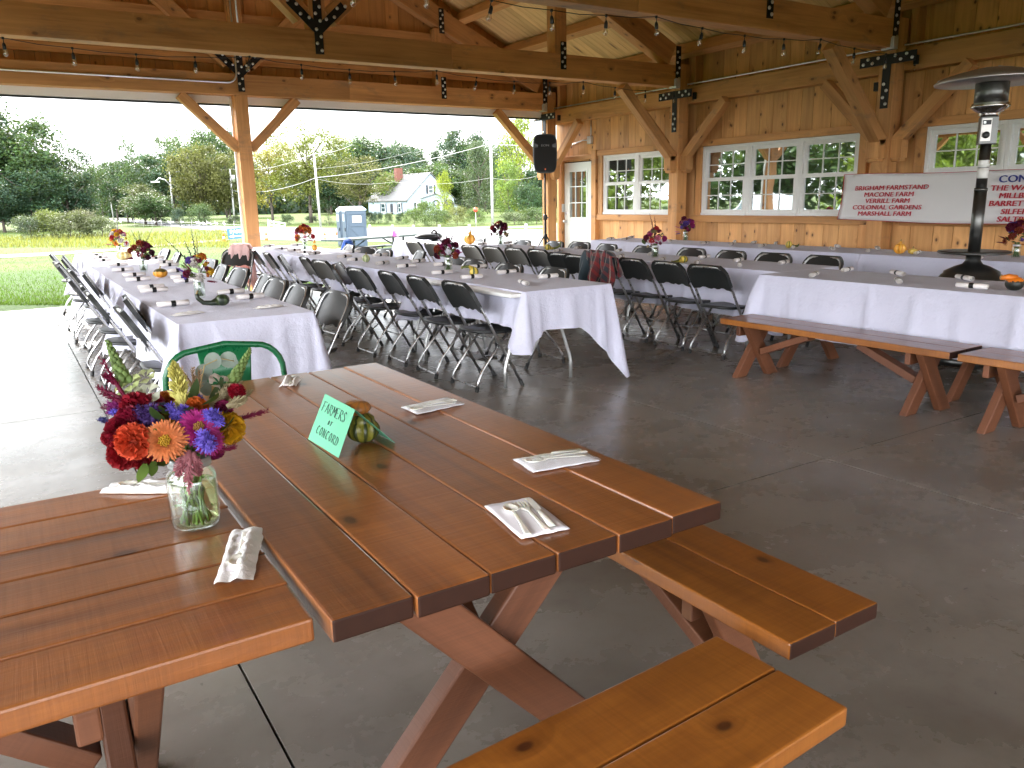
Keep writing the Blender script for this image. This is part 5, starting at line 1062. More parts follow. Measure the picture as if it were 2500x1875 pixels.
LN(fl_plume, 'celosia_plume', 760, 640, 1.68, 665, 205, 1.72, (.66, .60, .16), r=.026, rr=rr, n_=420)
for a_ in ((950, 640, 1.70, 1150, 400, 1.74), (1080, 640, 1.70, 1340, 450, 1.74), (1010, 600, 1.74, 1250, 380, 1.78), (1120, 600, 1.66, 1290, 520, 1.66)): LN(fl_plume, 'wheat_celosia', *a_, (.40, .33, .19), r=.016, rr=rr, n_=260)
LN(fl_spike, 'snapdragon_spike', 260, 400, 1.75, 108, 30, 1.80, (.20, .30, .09), r=.0125, rr=rr, n_=48); LN(fl_spike, 'snapdragon_spike', 1160, 400, 1.78, 1322, 105, 1.82, (.21, .31, .09), r=.0115, rr=rr, n_=46)
for a_ in ((290, 560, 1.72, 30, 180, 1.76), (270, 540, 1.74, 0, 425, 1.78), (290, 590, 1.70, 60, 480, 1.72), (340, 640, 1.72, 70, 600, 1.74), (1160, 720, 1.70, 1450, 630, 1.72), (950, 1000, 1.66, 1190, 930, 1.64), (170, 400, 1.74, 90, 330, 1.74)): LN(fl_plume, 'amaranth', *a_, (.20, .006, .045), r=.009, rr=rr, n_=150, bend=-.06, rag=1.5, point=0)
for a_ in ((800, 960, 1.60, 800, 1340, 1.585), (780, 980, 1.60, 700, 1190, 1.60), (830, 980, 1.60, 890, 1180, 1.60)): LN(fl_plume, 'drooping_celosia', *a_, (.48, .17, .20), r=.014, rr=rr, n_=180, rag=1.3)
for a_ in ((840, 480, 1.76, 850, 270, 1.80), (850, 480, 1.77, 740, 260, 1.78), (870, 470, 1.77, 910, 290, 1.80)): LN(fl_plume, 'dried_grass', *a_, (.52, .34, .20), r=.008, rr=rr, n_=70, bend=.12, rag=1.8, point=0)
for x, y, r, q in ((1000, 210, .0185, .2), (1130, 200, .018, .5), (1170, 225, .012, .1), (925, 305, .018, .4), (940, 445, .0165, 1), (900, 360, .014, .3)):
    p = cp(x, y, 1.80); put(fl_disc(r, rr), 'eucalyptus_leaf', bq, p, TOCAM + Vector((q - .5, q * .3, 0)), (.22, .27, .22))
mb = MB(); mb.tube([cp(1190, 215, 1.8), cp(1060, 190, 1.8), cp(930, 250, 1.79), cp(880, 500, 1.75), cp(800, 800, 1.70)], .0012, 5); mb.tube([cp(1140, 470, 1.76), cp(900, 900, 1.70)], .0014, 5); mb.build('twig', M_STEM, bq)
for a_ in ((430, 1080, 1.64, 395, 1250, 1.62, .012), (500, 1060, 1.64, 495, 1200, 1.62, .010), (480, 1040, 1.66, 230, 1185, 1.68, .009), (560, 1030, 1.66, 590, 1140, 1.62, .014), (450, 1020, 1.68, 380, 1110, 1.66, .014)): a = cp(*a_[:3]); b = cp(*a_[3:6]); put(fl_leaf((b - a).length, a_[6], rr), 'leaf', bq, a, b - a, (.12, .20, .03), M_LEAF)
for k in range(26):
    a = rr.uniform(0, 2 * PI); rd = rr.uniform(.01, .075); z0 = rr.uniform(.15, .27); p = Vector((rd * math.cos(a), rd * math.sin(a), z0)); put(fl_leaf(rr.uniform(.04, .07), .012, rr), 'leaf', bq, p, Vector((math.cos(a), math.sin(a), rr.uniform(-.2, .8))), (.05, .10, .02), M_LEAF)
st = MB()
for k in range(24):
    a = k * 2.4; r0 = .034 * math.sqrt((k + .5) / 24); r1 = .028 * math.sqrt(((k * 7) % 24 + .5) / 24); a1 = a + 1.3; st.tube([(r0 * math.cos(a), r0 * math.sin(a), .012), (r1 * .8 * math.cos(a1 * .7), r1 * .8 * math.sin(a1 * .7), .08), (r1 * math.cos(a1), r1 * math.sin(a1), .15), (2.0 * r1 * math.cos(a1), 2.0 * r1 * math.sin(a1), .24)], rr.uniform(.0022, .0038), 6, rn=rr.random())
for k in range(50):
    a = rr.uniform(0, 6.28); r0 = rr.uniform(.01, .04); c = Vector((r0 * math.cos(a), r0 * math.sin(a), rr.uniform(.03, .125))); d = Vector((rr.gauss(0, 1), rr.gauss(0, 1), rr.gauss(0, 1))).normalized() * .01; q = d.orthogonal().normalized() * .0025; st.add([c - q, c + q, c + d], [(0, 1, 2)], [[(0, 0)] * 3], 0, rr.random())
o = st.build('stems', M_LEAF, bq); o.color = (.15, .26, .07, 1)
# small jars and bouquets on the rows
JAR2 = thing('glass_jar', '', 'jar', group='small jars on the white rows')
mb = MB(); mb.lathe([(.001, .0), (.034, .0), (.038, .01), (.039, .10), (.033, .115), (.034, .13), (.031, .13), (.030, .115), (.036, .10), (.035, .012), (.001, .008)], 20); mb.build('glass', M_GLASS, JAR2)
mb = MB(); mb.lathe([(.0335, .112), (.0355, .114), (.0355, .130), (.033, .131)], 20); mb.build('screw_ring', M_ZINC, JAR2)
def small(label, jl, x, y, pal, seed, spikes, sc_=1.0, tall=.30, wide=.115, z=.7635):
    rr = random.Random(seed)
    if 'placed' not in JAR2: JAR2['placed'] = 1; JAR2.location = (x, y, z); JAR2['label'] = jl; j = JAR2
    else: j = dup(JAR2, (x, y, z), 0, jl)
    t = thing('flower_bouquet', label, 'flowers', (x, y, z)); n_ = 24
    for k in range(n_):
        u = .05 + .95 * (k + .5) / n_; a = k * 2.4 + seed; el = u * PI / 2 * 1.12; d = Vector((math.sin(el) * math.cos(a), math.sin(el) * math.sin(a), math.cos(el))); p = Vector((d.x * wide * rr.uniform(.7, 1), d.y * wide * rr.uniform(.7, 1), .145 + d.z * .13 + rr.uniform(-.01, .02))) * sc_; col = pal[k % len(pal)]; ty = rr.choice(('z', 'p', 'p', 'u', 'l')); r = rr.uniform(.028, .042) * sc_
        if ty == 'z': put(fl_zinnia(r, rr, 5, 16), 'zinnia', t, p, d, col)
        elif ty == 'u': put(fl_puff(r * .8, rr, 60), 'ageratum', t, p, d, col)
        elif ty == 'l': put(fl_plume(.08 * sc_, .014, rr, 70), 'celosia_plume', t, p * .8, d, col)
        else: put(fl_pom(r, rr, 46), 'cockscomb', t, p, d, col)
    for (a, L_, ln, col) in spikes:
        d = Vector((math.cos(a) * ln, math.sin(a) * ln, 1)).normalized(); put(fl_spike(L_, .010, rr, 20, .05), 'snapdragon_spike', t, Vector((0, 0, .2)) + d * .04, d, col)
    mb = MB()
    for k in range(22):
        a = rr.uniform(0, 6.28); c = Vector((rr.uniform(.0, .07) * math.cos(a), rr.uniform(0, .07) * math.sin(a), rr.uniform(.14, .24))); d = Vector((math.cos(a), math.sin(a), rr.uniform(-.3, 1))).normalized() * .06; q = d.orthogonal().normalized() * .010; mb.add([c, c + d * .5 + q, c + d, c + d * .5 - q], [(0, 1, 2, 3)], [[(0, 0)] * 4], 0, rr.random())
    o = mb.build('leaves', M_LEAF, t); o.color = (.07, .11, .03, 1)
    mb = MB()
    for k in range(12): a = k * 2.4; r0 = .028 * math.sqrt(k / 12); mb.tube([(r0 * math.cos(a), r0 * math.sin(a), .012), (-r0 * .5 * math.cos(a), r0 * .5 * math.sin(a), .08), (r0 * .8 * math.cos(a + 1), r0 * .8 * math.sin(a + 1), .15)], .004, 5, rn=rr.random())
    o = mb.build('stems', M_LEAF, t); o.color = (.10, .16, .06, 1); return t
BU = (.16, .008, .04); MG = (.36, .02, .16); RU = (.30, .05, .02); DK = (.07, .01, .03); YE = (.72, .42, .02); WH = (.72, .66, .62); PK = (.60, .16, .26); RE = (.48, .02, .03); OR = (.68, .2, .03); PU = (.14, .07, .38); GR = (.14, .2, .07); TN = (.42, .33, .16); SP = (.045, .06, .04)
small('plum, crimson, yellow and white bouquet with tall dark spikes, nearest on the left row', 'small jar under the nearest bouquet of the left row', 1.15, 6.02, [BU, YE, RE, WH, OR, PU, BU, WH], 3, [(2.6, .26, .9, SP), (1.4, .26, .05, SP), (.3, .2, .12, TN), (2.2, .18, .4, SP)], 1.0)
small('rust and burgundy bouquet with green spikes, middle of the left row', 'small jar under the rust bouquet of the left row', 1.18, 8.88, [RU, DK, RU, BU, RE], 5, [(2.5, .2, .35, GR), (.2, .22, .6, GR), (1.2, .18, .0, GR)], 1.05)
small('loose white, pink, red and yellow bouquet, farthest on the left row', 'small jar under the pale bouquet of the left row', 1.33, 12.05, [WH, PK, RE, YE, OR, WH], 8, [(1.5, .22, .1, WH), (1.0, .26, .2, PU)], 1.15)
small('dark magenta bouquet in a small jar, nearest on the centre row', 'small jar under the magenta bouquet of the centre row', 3.48, 6.60, [BU, MG, DK, RU, MG, BU], 11, [(2.8, .16, .7, DK), (.4, .14, .7, DK), (1.3, .12, .2, DK)], 1.0)
small('red, pink and orange bouquet at the far end of the centre row', 'small jar under the red bouquet of the centre row', 3.62, 11.2, [RE, OR, PK, RU, OR, MG], 13, [(1.8, .16, .1, RE), (.3, .14, .8, GR)], 1.15)
small('crimson and pink bouquet with tall seed spikes on the right middle row', 'small jar under the crimson bouquet of the right middle row', 5.94, 6.47, [RE, PK, GR, BU, MG, TN], 17, [(2.2, .24, .25, DK), (.9, .18, .3, DK), (1.6, .2, .05, DK)], 1.05)
small('burgundy and rust bouquet with long leaves at the far right middle row', 'small jar under the burgundy bouquet of the right middle row', 6.12, 9.95, [BU, RU, DK, TN, RE], 19, [(2.8, .14, .9, GR), (.2, .16, .8, GR)], 1.15)
small('pink and magenta bouquet beside a wall post on the wall row', 'small jar under the pink bouquet of the wall row', 8.50, 8.62, [PK, MG, BU, PU, TN], 23, [(.8, .12, .6, BU), (2.2, .12, .5, TN)], 1.1)
small('burgundy, orange and lilac bouquet at the right edge on the wall row', 'small jar under the bouquet at the right edge', 8.23, 3.90, [BU, OR, PU, RU, PK], 29, [(2.4, .12, .6, BU), (.6, .16, .5, GR)], 1.15)
# ================================================================== trees
def crown_mesh(seed, n_cl=70, per=110, leaf=.045, shape='round', dens=1.0):
    """unit crown: radius ~1 horizontally, height 0..2"""
    rr = random.Random(seed); mb = MB(); cl = []
    lobes = [(rr.uniform(-.45, .45), rr.uniform(-.45, .45), rr.uniform(.45, 1.6), rr.uniform(.38, .62)) for _ in range(9)]
    for k in range(n_cl):
        if shape == 'cone': z = rr.random() ** 1.4 * 1.95; R = (1 - z / 2.02) * .95 + .04; a = rr.uniform(0, 6.28); r = R * rr.uniform(.45, 1); c = Vector((r * math.cos(a), r * math.sin(a), z)); s_ = .17
        elif shape == 'col': z = rr.random() * 1.95; R = .75 * math.sin(PI * min(1, .12 + .86 * z / 2)) ** .5 * rr.uniform(.7, 1.1); a = rr.uniform(0, 6.28); r = R * math.sqrt(rr.random()); c = Vector((r * math.cos(a), r * math.sin(a), z)); s_ = .20
        elif shape == 'bush': a = rr.uniform(0, 6.28); u = rr.random(); z = 1.1 * math.sqrt(rr.random()); r = math.sqrt(max(0, 1 - (z / 1.25) ** 2)) * rr.uniform(.35, 1); c = Vector((r * math.cos(a), r * math.sin(a), z)); s_ = .24
        else:
            L_ = lobes[k % 9]; d = Vector((rr.gauss(0, 1), rr.gauss(0, 1), rr.gauss(.25, 1))).normalized(); c = Vector(L_[:3]) + d * L_[3] * rr.uniform(.65, 1.05); s_ = rr.uniform(.13, .24)
        cl.append((c, s_, rr.random()))
    for (c, s_, t0) in cl:
        for q in range(int(per * dens)):
            d = Vector((rr.gauss(0, 1), rr.gauss(0, 1), rr.gauss(.1, .8))); p = c + d * s_ * .52; n_ = Vector((rr.gauss(0, 1), rr.gauss(0, 1), rr.gauss(.5, 1))).normalized(); a = n_.orthogonal().normalized(); ang = rr.uniform(0, PI); b = n_.cross(a); a, b = a * math.cos(ang) + b * math.sin(ang), b * math.cos(ang) - a * math.sin(ang); l_ = leaf * rr.uniform(.6, 1.3)
            mb.add([p - a * l_ * .6, p + b * l_ * .35, p + a * l_ * .6, p - b * l_ * .35], [(0, 1, 2, 3)], [[(0, 0)] * 4], 0, min(1, max(0, t0 * .65 + rr.random() * .35)))
    return mb
def trunk_mb(seed, cl=7):
    rr = random.Random(seed); mb = MB(); mb.tube([(0, 0, -.15), (.01, .0, .25), (-.02, .02, .7), (.0, 0, 1.5)], [.055, .04, .032, .012], 7)
    for k in range(cl):
        a = 2.4 * k; z = .3 + .13 * k; mb.tube([(0, 0, z), (.25 * math.cos(a), .25 * math.sin(a), z + .22), (.55 * math.cos(a), .55 * math.sin(a), z + .5)], [.022, .014, .005], 5)
    return mb
PROT = {}
def proto(kind):
    if kind in PROT: return PROT[kind]
    sh, i = kind; par = {'round': (120, 105, .052), 'loose': (95, 90, .044), 'cone': (80, 80, .05), 'col': (70, 95, .05), 'bush': (46, 90, .06), 'topiary': (60, 90, .03)}[sh]
    me = crown_mesh(50 + i * 7 + len(sh), par[0], par[1], par[2], {'loose': 'round', 'topiary': 'cone'}.get(sh, sh)).build('crown', M_LEAF); tr = trunk_mb(i).build('trunk', M_BARK)
    PROT[kind] = (me.data, tr.data); bpy.data.objects.remove(me); bpy.data.objects.remove(tr); return PROT[kind]
def tree(name, label, cat, px, ybase, ytop, wpx, dist, kind, col, group=None, zb=None, rot=0, clear=.05):
    top = at_d(px, ytop, dist); zb = zb if zb is not None else gz(top.x, top.y); Hh = top.z - zb; W_ = wpx / F_PX * dist * .5 * (1.18 if kind[0] == 'round' else 1.05)
    t = thing(name, label, cat, (top.x, top.y, zb), rot or (px * .37) % 6.28, group); cm, tm = proto(kind)
    c_ = bpy.data.objects.new('crown', cm); C.objects.link(c_); c_.parent = t; lo = Hh * clear if kind[0] in ('round', 'loose', 'col') else 0; c_.location = (0, 0, lo); top_u = {'round': 1.95, 'loose': 1.95, 'cone': 1.98, 'col': 2.0, 'bush': 1.15, 'topiary': 2.0}[kind[0]]; c_.scale = (W_, W_, (Hh - lo) / top_u); c_.color = (col[0] * .58, col[1] * .68, col[2] * .75, 1)
    k_ = bpy.data.objects.new('trunk', tm); C.objects.link(k_); k_.parent = t; k_.scale = (W_ * .9, W_ * .9, Hh / 1.75) if kind[0] != 'bush' else (W_ * .5, W_ * .5, Hh * .5)
    return t
DG = (.028, .062, .026); MGc = (.045, .085, .022); BG = (.035, .068, .036); YG = (.11, .115, .02); YL = (.20, .165, .02); LG = (.12, .17, .02); OL = (.085, .09, .028); RG = (.10, .08, .028)
G1 = 'dark trees of the left wood'
for i, (px, yt, wd, d, kd, col, lab) in enumerate([
    (-70, 262, 250, 120, ('round', 0), DG, 'huge dark green tree cut off by the left edge'), (38, 292, 200, 118, ('round', 1), MGc, 'tall tree with sunlit yellow-green top at the far left'), (120, 352, 150, 122, ('round', 2), DG, 'dark green tree right of the tall yellow-topped one'), (150, 405, 120, 118, ('round', 3), BG, 'blue-green tree over the weedy mound'),
    (200, 385, 95, 150, ('loose', 0), MGc, 'thin-topped tree left of the dip in the tree line'), (235, 405, 80, 175, ('round', 0), DG, 'smaller dark tree at the dip in the tree line'), (60, 400, 150, 112, ('round', 3), DG, 'low dark tree filling the wood behind the weedy mound'), (-10, 430, 130, 110, ('round', 2), BG, 'low blue-green tree at the lower left edge'), (270, 400, 90, 170, ('round', 1), MGc, 'mid green tree just right of the dip in the tree line')]):
    tree('tree', lab, 'tree', px, 540, yt, wd, d, kd, col, G1)
G2 = 'trees between the dip and the timber post'
for (px, yt, wd, d, kd, col, lab) in [
    (305, 378, 120, 160, ('round', 2), DG, 'dark round tree right of the dip, with a rusty spray on top'), (350, 345, 130, 150, ('loose', 1), MGc, 'feathery green tree rising above the street lamp'), (410, 358, 150, 140, ('round', 3), DG, 'deep green tree behind the street lamp'), (462, 315, 140, 175, ('round', 0), MGc, 'tallest rounded tree left of the timber post'),
    (535, 330, 110, 180, ('round', 1), DG, 'dark tree top just left of the timber post'), (345, 455, 110, 130, ('round', 1), OL, 'low olive tree over the driveway'), (372, 470, 105, 122, ('round', 3), MGc, 'bushy low green tree left of the street lamp'), (600, 365, 90, 170, ('round', 2), DG, 'dark tree showing right of the timber post'),
    (300, 440, 90, 150, ('round', 0), DG, 'dark tree low behind the uphill road')]:
    tree('tree', lab, 'tree', px, 540, yt, wd, d, kd, col, G2)
tree('maple_tree', 'dull yellow-green maple between the two left utility poles', 'tree', 480, 540, 352, 130, 128, ('round', 2), (.14, .125, .03))
tree('maple_tree', 'yellow-green maple close against the left side of the timber post', 'tree', 545, 540, 362, 110, 130, ('round', 1), (.12, .115, .03))
tree('maple_tree', 'big yellow and green maple just right of the timber post', 'tree', 742, 545, 303, 205, 112, ('loose', 2), (.15, .15, .02), clear=.16)
tree('maple_tree', 'yellowing half of the big maple leaning behind the timber post', 'tree', 650, 545, 345, 150, 116, ('loose', 3), (.26, .20, .025), clear=.18)
tree('maple_tree', 'russet and green maple in front of the white house', 'tree', 872, 540, 389, 165, 108, ('loose', 1), (.15, .13, .035), clear=.22)
G3 = 'wooded ridge behind the white house'
for (px, yt, wd, d, kd, col, lab) in [
    (815, 355, 100, 200, ('round', 0), MGc, 'green tree on the ridge right of the big maple'), (868, 362, 80, 210, ('loose', 1), OL, 'olive tree on the ridge above the russet maple'), (930, 340, 130, 205, ('round', 3), DG, 'broad dark tree crowning the ridge left of the white house roof'), (975, 350, 90, 200, ('round', 2), BG, 'blue-green tree crowning the ridge over the chimney'),
    (1025, 368, 70, 215, ('cone', 0), DG, 'pointed dark conifer on the ridge, left of two'), (1062, 372, 70, 212, ('cone', 1), DG, 'pointed dark conifer on the ridge, right of two'), (1100, 340, 90, 205, ('cone', 2), BG, 'tall blue-green conifer on the ridge above the roof peak'), (1140, 332, 100, 195, ('round', 1), BG, 'dark tree on the ridge left of the near utility pole'),
    (1010, 398, 110, 185, ('round', 0), DG, 'dark green tree behind the ridge of the house roof'), (1075, 400, 130, 180, ('round', 2), MGc, 'mid green tree just behind the white gable'), (980, 425, 90, 178, ('round', 3), LG, 'small light green tree peeping over the roof'), (1180, 350, 100, 190, ('round', 0), MGc, 'green tree behind the near utility pole'),
    (1230, 330, 90, 170, ('loose', 2), MGc, 'feathery green tree right of the near utility pole'), (800, 400, 90, 190, ('round', 1), DG, 'dark tree low on the ridge behind the russet maple'), (900, 400, 100, 195, ('round', 2), DG, 'dark tree low behind the chimney')]:
    tree('tree', lab, 'tree', px, 540, yt - 4, wd * 1.4, d, kd, col, G3)
tree('tree', 'tall grey-green willowy tree left of the near utility pole', 'tree', 1165, 540, 350, 120, 125, ('col', 0), (.075, .10, .045))
tree('tree', 'bright yellow-green vine covered tree right of the near utility pole', 'tree', 1262, 545, 262, 120, 108, ('col', 1), (.26, .29, .02))
tree('tree', 'bright green lower tree in front of the vine covered one', 'tree', 1240, 545, 395, 90, 104, ('col', 2), (.16, .22, .035))
tree('tree', 'dark green tree beside the corner post', 'tree', 1325, 545, 400, 105, 106, ('round', 3), DG)
tree('tree', 'dark rounded shrub tree low beside the corner post', 'tree', 1290, 545, 455, 110, 100, ('bush', 0), (.035, .075, .025))
tree('arborvitae', 'dark green cone shaped arborvitae left of the portable toilets', 'shrub', 800, 541, 500, 30, 98, ('topiary', 0), (.012, .028, .014))
tree('tree', 'bright yellow-green vine heap in front of the white gable', 'tree', 1082, 552, 421, 62, 92, ('col', 3), (.30, .32, .025), clear=.02)
for (px, yb, yt, wd, d, col, lab) in [
    (1040, 552, 495, 70, 88, (.12, .16, .04), 'loose green shrub below the white gable'), (1010, 553, 512, 60, 86, (.13, .17, .04), 'green shrub at the left end of the shrub border'), (1065, 553, 515, 80, 84, (.10, .14, .04), 'olive shrub at the foot of the vine heap'), (1115, 553, 508, 60, 86, (.20, .19, .05), 'straw coloured shrub right of the vine heap'),
    (1160, 552, 512, 60, 88, (.14, .19, .04), 'light green shrub left of the near utility pole base'), (1255, 553, 520, 90, 86, (.13, .15, .06), 'dry grassy shrub right of the near utility pole base'), (1310, 553, 510, 90, 86, (.07, .11, .03), 'dark green shrub beside the corner post foot'), (978, 541, 521, 32, 96, (.02, .05, .02), 'clipped dark hedge ball in front of the house corner'),
    (922, 536, 519, 32, 100, (.05, .08, .04), 'rounded grey-green shrub by the house steps'), (903, 536, 519, 30, 101, (.012, .03, .014), 'dark clipped hedge under the house windows'), (948, 538, 522, 24, 98, (.08, .11, .04), 'small shrub right of the house steps'), (488, 548, 502, 62, 112, (.07, .11, .035), 'round green shrub between the utility poles'),
    (432, 548, 512, 36, 112, (.05, .08, .05), 'small grey-green shrub at the foot of the lamp pole'), (700, 548, 525, 36, 104, (.09, .12, .05), 'pale green shrub under the big maple'), (570, 548, 528, 40, 112, (.04, .06, .03), 'dark shrub behind the parking sign'), (760, 548, 528, 36, 112, (.04, .06, .03), 'dark shrub behind the pole under the big maple')]:
    tree('shrub', lab, 'shrub', px, yb, yt, wd, d, ('bush', int(px) % 3), col)
for (px, yt, wd, d, col, lab) in [(70, 531, 90, 84, (.07, .09, .045), 'grey-green left end of the weedy mound'), (120, 519, 85, 84, (.15, .16, .03), 'yellow-green weeds on top of the mound'), (165, 522, 90, 82, (.12, .12, .05), 'mixed weeds in the middle of the mound'), (205, 517, 80, 84, (.13, .11, .06), 'brownish weeds at the right of the mound'), (245, 533, 80, 82, (.11, .12, .05), 'low right end of the weedy mound')]:
    tree('shrub', lab, 'shrub', px, 560, yt, wd, d, ('bush', int(px) % 3), col)
hz_ = MB(); rr = random.Random(31)
# far dark understorey so that the tree line has no gaps at the ground (a wood seen as one mass)
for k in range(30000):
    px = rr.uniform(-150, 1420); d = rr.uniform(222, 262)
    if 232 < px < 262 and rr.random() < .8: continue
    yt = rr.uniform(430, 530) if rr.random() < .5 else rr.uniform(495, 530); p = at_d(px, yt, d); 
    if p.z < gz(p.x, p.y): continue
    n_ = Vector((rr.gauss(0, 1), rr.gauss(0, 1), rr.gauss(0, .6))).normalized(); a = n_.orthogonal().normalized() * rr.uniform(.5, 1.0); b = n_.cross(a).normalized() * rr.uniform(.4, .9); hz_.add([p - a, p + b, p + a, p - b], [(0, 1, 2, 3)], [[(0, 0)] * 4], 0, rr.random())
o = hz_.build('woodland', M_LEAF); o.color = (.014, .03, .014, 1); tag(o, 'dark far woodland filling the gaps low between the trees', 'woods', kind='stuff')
# reflected in the windows: trees and cars on the open left side
for i, (x, y, h_, r_t, kd, col) in enumerate([(-34, 62, 13, 6, ('round', 0), LG), (-24, 70, 10, 6, ('round', 1), MGc), (-46, 52, 15, 8, ('round', 2), MGc), (-22, 60, 12, 6, ('round', 3), LG), (-58, 46, 12, 7, ('round', 1), YG), (-40, 34, 9, 5, ('round', 0), LG), (-64, 30, 14, 8, ('round', 2), MGc), (-30, 84, 13, 7, ('round', 0), DG)]):
    t = thing('tree', '%s tree %s' % (('yellow-green', 'mid green', 'broad green', 'light green', 'yellowish', 'low light green', 'tall green', 'dark green')[i], 'outside the left side, mirrored in the wall windows'), 'tree', (x, y, gz(x, y)), i, 'trees mirrored in the windows'); cm, tm = proto(kd)
    c_ = bpy.data.objects.new('crown', cm); C.objects.link(c_); c_.parent = t; c_.location = (0, 0, -h_ * .22); c_.scale = (r_t * 1.4, r_t * 1.4, h_ * .66); c_.color = (*col, 1); k_ = bpy.data.objects.new('trunk', tm); C.objects.link(k_); k_.parent = t; k_.scale = (r_t, r_t, h_ / 1.8)
# ------------------------------------------------------------------ cars
M_CARGL = plain('car_glass', (.03, .05, .055), .08, 0, spec=.8)
def car(label, x, y, z, rz, paint, group=None):
    t = thing('parked_car', label, 'car', (x, y, z), rz, group); S = [(-2.3, .45, .62), (-2.28, .82, .72), (-1.9, 1.02, .80), (-1.25, 1.58, .60), (-.2, 1.66, .58), (.55, 1.58, .58), (1.2, 1.05, .78), (2.1, .90, .74), (2.3, .62, .66)]; mb = MB(); G = []
    for (yy, h_, w_) in S: G.append([(-w_ * 1.05, yy, .28), (-w_ * 1.18 if w_ < .7 else -w_ * 1.12, yy, .55), (-.86 if h_ > .9 else -w_ * 1.12, yy, min(h_, .93)), (-w_, yy, h_), (0, yy, h_ + .03), (w_, yy, h_), (.86 if h_ > .9 else w_ * 1.12, yy, min(h_, .93)), (w_ * 1.18 if w_ < .7 else w_ * 1.12, yy, .55), (w_ * 1.05, yy, .28)])
    mb.grid(G); mb.add(G[0], [tuple(range(9))]); mb.add(G[-1], [tuple(range(9))[::-1]]); mb.build('body', plain('car_paint', paint, .2, .3, .03, coat=.6), t)
    for s in (1, -1):
        mb = MB(); mb.add([(s * .872, -1.75, .98), (s * .872, 1.1, .98), (s * .66, .55, 1.52), (s * .66, -1.2, 1.52)], [(0, 1, 2, 3)]); mb.build('side_window', M_CARGL, t)
        for yy in (-1.45, 1.45):
            mb = MB(); mb.lathe([(.001, -.1), (.33, -.1), (.35, -.06), (.35, .08), (.32, .1), (.001, .1)], 20, (s * .80, yy, .34), 0, None, Matrix.Rotation(PI / 2, 3, 'Y')); wh = mb.build('wheel', M_RUBBER, t); mb = MB(); mb.lathe([(.001, -.112), (.2, -.112), (.2, .112), (.001, .112)], 14, (s * .80, yy, .34), 0, None, Matrix.Rotation(PI / 2, 3, 'Y')); mb.build('rim', M_ZINC, wh)
        mb = MB(); mb.box((s * .6, 2.27, .72), (.3, .06, .14)); mb.build('headlight', M_ZINC, t)
    mb = MB(); mb.add([(-.75, 1.18, 1.08), (.75, 1.18, 1.08), (.58, .6, 1.57), (-.58, .6, 1.57)], [(0, 1, 2, 3)]); mb.build('windscreen', M_CARGL, t); mb = MB(); mb.add([(-.7, -1.86, 1.07), (.7, -1.86, 1.07), (.56, -1.28, 1.57), (-.56, -1.28, 1.57)], [(0, 1, 2, 3)]); mb.build('rear_window', M_CARGL, t); return t
car('pale blue-grey car mirrored in the middle wall window', -7.5, 17.5, gz(-7.5, 17.5), 1.2, (.30, .38, .42)); car('silver-blue car mirrored in the left wall window', -7.0, 21.5, gz(-7, 21.5), 1.35, (.35, .42, .46))
p = at_d(96, 531, 125); car('white car half hidden in the trees at the far left', p.x, p.y, gz(p.x, p.y), 1.2, (.7, .72, .75))
# ------------------------------------------------------------------ white house
A_ = at_d(996, 522, 165); A_.z = -1.2; fw = Vector((A_.x, A_.y, 0)).normalized(); rt = Vector((fw.y, -fw.x, 0)); gd = (rt * .87 + fw * .5).normalized(); ld = (-rt * .55 + fw * .835).normalized(); ld = Vector((-gd.y, gd.x, 0))
hs = thing('white_house', 'white clapboard cape house with grey roof, brick chimney and dark shutters', 'house', tuple(A_)); GW, LW, EH, RH = 11.2, 17.0, 2.95, 8.1
def H(g_, l_, z): v = gd * g_ + ld * l_; return Vector((v.x, v.y, z))
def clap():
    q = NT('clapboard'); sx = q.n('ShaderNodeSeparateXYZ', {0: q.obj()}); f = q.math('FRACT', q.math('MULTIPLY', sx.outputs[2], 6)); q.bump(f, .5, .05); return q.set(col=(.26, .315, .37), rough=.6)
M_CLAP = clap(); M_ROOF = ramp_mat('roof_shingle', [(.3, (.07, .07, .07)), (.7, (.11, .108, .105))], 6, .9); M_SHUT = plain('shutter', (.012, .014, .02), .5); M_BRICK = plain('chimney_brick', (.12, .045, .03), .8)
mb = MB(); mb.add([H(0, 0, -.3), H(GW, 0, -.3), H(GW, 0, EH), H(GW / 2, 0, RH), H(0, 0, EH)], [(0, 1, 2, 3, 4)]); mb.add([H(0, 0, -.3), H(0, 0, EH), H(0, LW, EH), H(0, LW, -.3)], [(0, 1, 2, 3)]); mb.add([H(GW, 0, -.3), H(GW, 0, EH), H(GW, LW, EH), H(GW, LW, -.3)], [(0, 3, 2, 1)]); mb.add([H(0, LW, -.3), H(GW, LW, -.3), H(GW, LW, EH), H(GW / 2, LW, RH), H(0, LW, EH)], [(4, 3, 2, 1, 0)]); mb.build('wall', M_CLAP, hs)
mb = MB(); sl = (RH - EH) / (GW / 2)
for s in (0, 1):
    e = -.35 if s == 0 else GW + .35; zE = EH - .35 * sl; q = [H(e, -.3, zE), H(GW / 2, -.3, RH + .02), H(GW / 2, LW + .3, RH + .02), H(e, LW + .3, zE)]; q2 = [v + Vector((0, 0, .18)) for v in q]; mb.add(q + q2, [(0, 1, 2, 3), (7, 6, 5, 4), (0, 4, 5, 1), (3, 2, 6, 7), (0, 3, 7, 4)])
rf = mb.build('roof', M_ROOF, hs)
mb = MB(); M_h = Matrix((gd, ld, Vector((0, 0, 1)))).transposed(); mb.box(H(GW / 2 - 1.6, 10.2, 8.0), (1.5, 1.1, 3.0), 2, M_h); mb.build('chimney', M_BRICK, rf)
